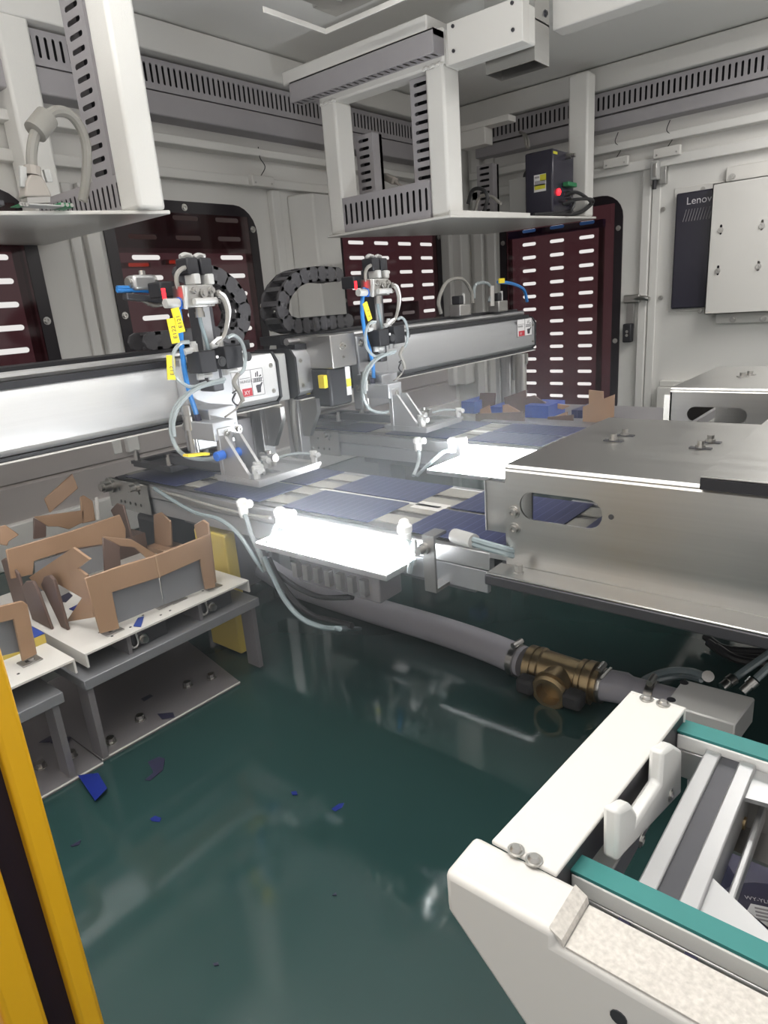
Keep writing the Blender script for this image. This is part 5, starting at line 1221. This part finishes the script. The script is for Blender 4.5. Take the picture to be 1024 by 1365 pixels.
loop('second tube lying just under the arching tube in front of the manifold', [at(858, 915, z=.007), at(880, 905, z=.012), at(910, 901, z=.018), at(935, 906, z=.03)], 0.005, 'clear_tube')
for i, (p0, p1, lb_) in enumerate((((940, 848), (1000, 868), 'upper black cable in the bundle lying under the right end of the deck'), ((944, 856), (1010, 878), 'middle black cable in the bundle lying under the right end of the deck'), ((955, 862), (1024, 884), 'lower black cable in the bundle lying under the right end of the deck'))):
    loop(lb_, [at(p0[0], p0[1], z=.02), at((p0[0]+p1[0])/2-6, (p0[1]+p1[1])/2+6, z=.015), at(p1[0], p1[1], z=.015), at(p1[0]+60, p1[1]+2, z=.015)], 0.007, 'cable_black', 'cable', 'floor_cable')

# ------------------------------------------------------------------ near belt conveyor with the white bracket
zt_ = 0.33; Z2 = 0.322; yo, yi = 0.224, 0.256
t = thing('belt_conveyor', 'near belt conveyor with teal belts and a thick white end bracket, lower right', 'conveyor', (-0.05, 0.34, 0.2))
W = YP(yo)
xs = at(741, 1245, y=yo).x; xL = at(592, 1168, y=yo).x
c1, c2 = W(598, 1214), W(700, 1365)
dx = (c2.x-c1.x); dz = (c1.z-c2.z); zb_ = 0.02; xb_ = c1.x + dx*(c1.z-zb_)/dz
prof = [(xL, zt_), (xL, c1.z), (min(xb_, 0.1), zb_), (0.35, zb_), (0.35, Z2), (xs, Z2), (xs, zt_)]
MB().prism([(x, yo, z) for x, z in prof], (0, yi-yo, 0)).build('side_plate', 'white_sheet', t, bevel=0.006, seg=3)
MB().box(xs+0.004, 0.35, yo+0.002, yi-0.002, Z2, Z2+0.0012).build('chipped_edge', 'white_chipped', t)
MB().prism([(xs-0.004, yo+0.001, zt_+0.0006), (xs+0.0025, yo+0.001, zt_-0.003), (xs+0.0035, yo+0.001, Z2+0.001), (xs+0.003, yo+0.001, Z2+0.001), (xs-0.001, yo+0.001, zt_-0.002)], (0, yi-yo-0.002, 0)).build('chipped_step', 'white_chipped', t)
v = at(825, 1356, y=yo); MB().lathe((v.x, yo, v.z), (0,-1,0), [(0, .004), (.0006, .004)], 12).build('hole', 'dark_steel', t)
q = [at(840, 922, z=zt_+.002), at(914, 945, z=zt_+.002), at(742, 1165, z=zt_+.002), at(655, 1120, z=zt_+.002)]
MB().prism(q, (0, 0, -0.003)).prism([q[0], q[1], q[1]+Vec((0,.0025,0)), q[0]+Vec((0,.0025,0))], (0, 0, -0.025)).build('cross_plate', 'white_sheet', t, bevel=0.001)
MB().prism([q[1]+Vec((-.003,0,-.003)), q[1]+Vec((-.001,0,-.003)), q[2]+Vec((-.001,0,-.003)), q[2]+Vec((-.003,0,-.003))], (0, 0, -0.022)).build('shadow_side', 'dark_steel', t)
for px, py in ((862, 932), (884, 939), (688, 1134), (712, 1147)):
    v = at(px, py, z=zt_+.002); MB().lathe(v, (0,0,1), [(0, .0048), (.0009, .0048), (.0009, .0036), (.002, .0034), (.0032, .0022)], 12).build('screw', 'steel_bolt', t)
xe = 0.35
for i, (ya_, yb_) in enumerate(((0.2715, 0.2845), (0.4245, 0.4400))):
    x0_ = -0.122 if i == 0 else -0.112
    MB().box(x0_, xe, ya_, yb_, 0.3185, 0.3205).build('belt', 'teal_belt', t)
    MB().box(x0_+0.004, xe, ya_-0.0005, yb_+0.0015, 0.3065, 0.3183).build('belt_guide', 'white_plastic', t, bevel=0.001)
    MB().box(x0_+0.003, xe, ya_-0.001, yb_+0.002, 0.284, 0.3063).build('guide_rail', 'aluminium', t, bevel=0.001)
    MB().cyl((x0_+0.004, ya_, 0.313), (x0_+0.004, yb_, 0.313), 0.0065, 14).build('nose_roller', 'dark_steel', t)
for px in (833, 922):
    v = at(px, 1272 if px > 900 else 1228, y=0.2705); MB().box(v.x-0.003, v.x+0.003, 0.266, 0.2705, 0.298, 0.306).build('guide_clip', 'navy_paint', t)
# U block of white plastic between the belts
XU = -0.100
U_ = XP(XU)
pts = [U_(824, 1150), U_(825, 1082), U_(843, 1072), U_(851, 1085), U_(849, 1098), U_(882, 1046), U_(885, 1003), U_(899, 993), U_(910, 1000), U_(909, 1058)]
MB().prism(pts, (-0.009, 0, 0)).build('stop_block', 'white_plastic', t, bevel=0.0025, seg=2)
for px, py in ((894, 1060), (855, 1120)): MB().bolt(U_(px, py), (1,0,0), 0.003, 0.0015).build('bolt', 'steel_bolt', t)
MB().box(-0.128, -0.110, 0.290, 0.418, 0.270, 0.290).build('cross_rail', 'aluminium', t, bevel=0.001)
pk = MB()
for i, (px, py) in enumerate(((862, 1056), (866, 1050), (870, 1045), (872, 1040), (857, 1062))):
    v = at(px, py, z=0.2905)
    MB().cbox((v.x, v.y, 0.2903), (0.0035, 0.0016, 0.0006)).build('ink_mark', 'label_ink', t)
x1_, x2_ = -0.0885, -0.0578
MB().box(x1_, x1_+0.0098, 0.286, 0.423, 0.286, 0.315).build('cross_rail', 'aluminium', t, bevel=0.001)
MB().box(x2_-0.0098, x2_, 0.286, 0.423, 0.286, 0.315).build('cross_rail', 'aluminium', t, bevel=0.001)
MB().box(x1_+0.0098, x2_-0.0098, 0.286, 0.423, 0.286, 0.3125).build('rail_slot', 'dark_steel', t)
MB().box(x2_+0.006, x2_+0.010, 0.30, 0.41, 0.284, 0.296).build('cross_rail', 'aluminium', t, bevel=0.001)
MB().prism([(x2_, 0.286, 0.311), (x2_+0.06, 0.286, 0.311), (x2_+0.034, 0.298, 0.311), (x2_, 0.318, 0.311)], (0, 0, -0.003)).build('gusset_plate', 'aluminium', t)
MB().prism([(x2_, 0.423, 0.311), (x2_+0.06, 0.423, 0.311), (x2_+0.06, 0.402, 0.311), (x2_, 0.392, 0.311)], (0, 0, -0.003)).build('gusset_plate', 'aluminium', t)
a = at(990, 1078, z=0.30)
MB().box(a.x-0.012, a.x+0.08, a.y-0.010, a.y+0.018, 0.272, 0.2745).box(a.x-0.012, a.x-0.0095, a.y-0.010, a.y+0.018, 0.2745, 0.30).box(a.x-0.012, a.x+0.08, a.y+0.0155, a.y+0.018, 0.2745, 0.30).build('motor_bracket', 'stainless_dull', t)
MB().lathe((a.x-0.0095, a.y+0.002, 0.288), (1,0,0), [(0, .006), (.003, .006), (.003, .0042), (.012, .0042), (.012, .002)], 12).build('bolt', 'brass', t)
# legs that carry the near conveyor
MB().box(0.20, 0.24, 0.232, 0.248, 0, 0.03).box(0.20, 0.24, 0.424, 0.442, 0, 0.285).build('leg', 'white_sheet', t)
# belt motors below the near conveyor
def motor(label, x, y, zt, r, lab):
    t = thing('belt_motor', label, 'motor', (x, y, 0.0))
    MB().lathe((x, y, 0.0), (0,0,1), [(0, r*.9), (0.03, r), (zt-.006, r), (zt-.002, r*.97), (zt, r*.9)], 32).build('motor_body', 'navy_paint', t)
    if lab:
        p = [at(996, 1214, z=zt+.0003), at(1001, 1205, z=zt+.0003), at(1024, 1210, z=zt+.0003), at(1050, 1222, z=zt+.0003), at(1050, 1246, z=zt+.0003), at(1024, 1236, z=zt+.0003)]
        lb_ = MB().prism(p, (0, 0, 0.0004)).build('rating_label', 'label_white', t)
        ink = MB(); e = (p[2]-p[1]).normalized(); n_ = Vec((e.y, -e.x, 0))
        for k in range(4): ink.bar(p[1]+e*.002+n_*(.003+.003*k)+Vec((0,0,.0006)), p[1]+e*.016+n_*(.003+.003*k)+Vec((0,0,.0006)), 0.0012, 0.0003)
        o = ink.build('print', 'duct_grey', lb_); o['kind'] = 'stuff'
        mb = MB(); text_mb(mb, 'WY-YLL', at(993, 1199, z=zt)+Vec((0,0,.0003)), e, -n_, 0.0032)
        o = mb.build('lettering', 'print_light', t); o['kind'] = 'stuff'
    MB().lathe((x, y, zt), (0,0,1), [(0, r*.2), (.002, r*.2)], 14).build('shaft_boss', 'dark_steel', t)
c_ = at(1018, 1235, z=0.20)
motor('dark navy belt motor with a printed label below the near conveyor, nearer one', c_.x+0.012, c_.y, 0.20, 0.046, True)
c_ = at(1030, 1135, z=0.20)
motor('dark navy belt motor without label below the near conveyor, farther one', c_.x+0.010, c_.y+0.012, 0.185, 0.046, False)

# ------------------------------------------------------------------ yellow post at the left edge
ye = [at(px, 1365, x=-0.40).y for px in (141, 107, 66, 9)]
t = thing('door_post', 'yellow and black upright post at the left edge, very near the camera', 'post', (-0.42, ye[2], 0))
MB().box(-0.45, -0.40, ye[1], ye[0], 0, 0.90).build('yellow_face', 'yellow_paint', t, bevel=0.003)
MB().box(-0.45, -0.41, ye[2], ye[1], 0, 0.90).build('black_slot', 'black_slot', t)
MB().box(-0.45, -0.40, ye[3], ye[2], 0, 0.90).build('yellow_face', 'yellow_paint', t, bevel=0.003)
MB().box(-0.45, -0.408, ye[3]-0.03, ye[3], 0, 0.90).build('pale_face', 'yellow_pale', t)

# ------------------------------------------------------------------ outside the enclosure, seen through the slots
def outside(name, label, cat, box_, mt):
    o = MB().box(*box_).build(name, mt, loc=((box_[0]+box_[1])/2, (box_[2]+box_[3])/2, box_[4])); return tag(o, label, cat)
t = thing('outside_cabinet', 'dark hanging machine cabinet on posts outside, dimming the upper window slots', 'cabinet', (-2.3, 1.4, 0))
MB().box(-2.30, -2.15, 0.0, 2.25, 0.86, 1.3).build('body', 'outside_dark', t)  # dark mass added outside only to dim the upper slots
for y_ in (0.98, 1.90): MB().box(-2.25, -2.20, y_, y_+0.05, 0, 0.86).build('post', 'outside_dark', t)
outside('outside_cabinet', 'low dark machine cabinet outside the corner red window', 'cabinet', (-2.5, -2.2, 2.3, 3.0, 0.0, 0.62), 'outside_dark')  # another dark block added outside, behind the corner slots
outside('blue_rail', 'blue rail outside behind the top slots of the red door window', 'rail', (-1.72, -1.22, 3.05, 3.08, 0.868, 0.90), 'outside_blue')
for x_ in (-1.71, -1.25): MB().box(x_, x_+0.02, 3.08, 3.10, 0.0, 0.89).build('rail_post', 'outside_dark', bpy.data.objects['blue_rail'])

# lamps glowing outside the left windows
for i, (px, py, lab) in enumerate(((62, 351, 'orange warning lamp glowing behind the leftmost red window'), (185, 353, 'orange warning lamp glowing behind the second red window, left of its pair'), (238, 349, 'orange warning lamp glowing behind the second red window, right of its pair'))):
    p = at(px, py, x=-2.12); t = thing('warning_lamp', lab, 'lamp', (p.x-0.03, p.y, p.z))
    MB().tube([p+Vec((0,-.035,0)), p+Vec((0,.035,0))], 0.006, 10).build('tube_lamp', 'orange_lamp', t)
    MB().box(p.x-0.03, p.x-0.008, p.y-.05, p.y+.05, p.z-.008, p.z+.008).build('bracket', 'outside_dark', t)
# scattering volume standing in for lens glare round the light panels
def glare_haze():
    mt = bpy.data.materials.new('haze'); mt.use_nodes = True; nt = mt.node_tree
    for n in list(nt.nodes): nt.nodes.remove(n)
    out = nt.nodes.new('ShaderNodeOutputMaterial'); v = nt.nodes.new('ShaderNodeVolumeScatter')
    v.inputs['Color'].default_value = (0.92, 0.96, 1.0, 1); v.inputs['Anisotropy'].default_value = 0.45
    tc = nt.nodes.new('ShaderNodeTexCoord'); ln = nt.nodes.new('ShaderNodeVectorMath'); ln.operation = 'LENGTH'
    mp = nt.nodes.new('ShaderNodeMapping'); mp.inputs['Scale'].default_value = (1/0.80, 1/0.62, 1/0.42)
    nt.links.new(tc.outputs['Object'], mp.inputs['Vector']); nt.links.new(mp.outputs['Vector'], ln.inputs[0])
    mr = nt.nodes.new('ShaderNodeMapRange'); mr.interpolation_type = 'SMOOTHSTEP'
    mr.inputs['From Min'].default_value = 0.1; mr.inputs['From Max'].default_value = 1.0
    mr.inputs['To Min'].default_value = GLARE_HAZE; mr.inputs['To Max'].default_value = 0.0
    nt.links.new(ln.outputs['Value'], mr.inputs['Value']); nt.links.new(mr.outputs['Result'], v.inputs['Density'])
    nt.links.new(v.outputs[0], out.inputs['Volume']); M['haze'] = mt
glare_haze()
o = MB().box(-1.45, 0.10, 0.10, 1.32, 0.003, 0.70).build('haze', 'haze', loc=(-0.65, 0.70, 0.26)); o['kind'] = 'stuff'; tag(o, 'thin pale haze hanging over the light panels and conveyors', 'haze')
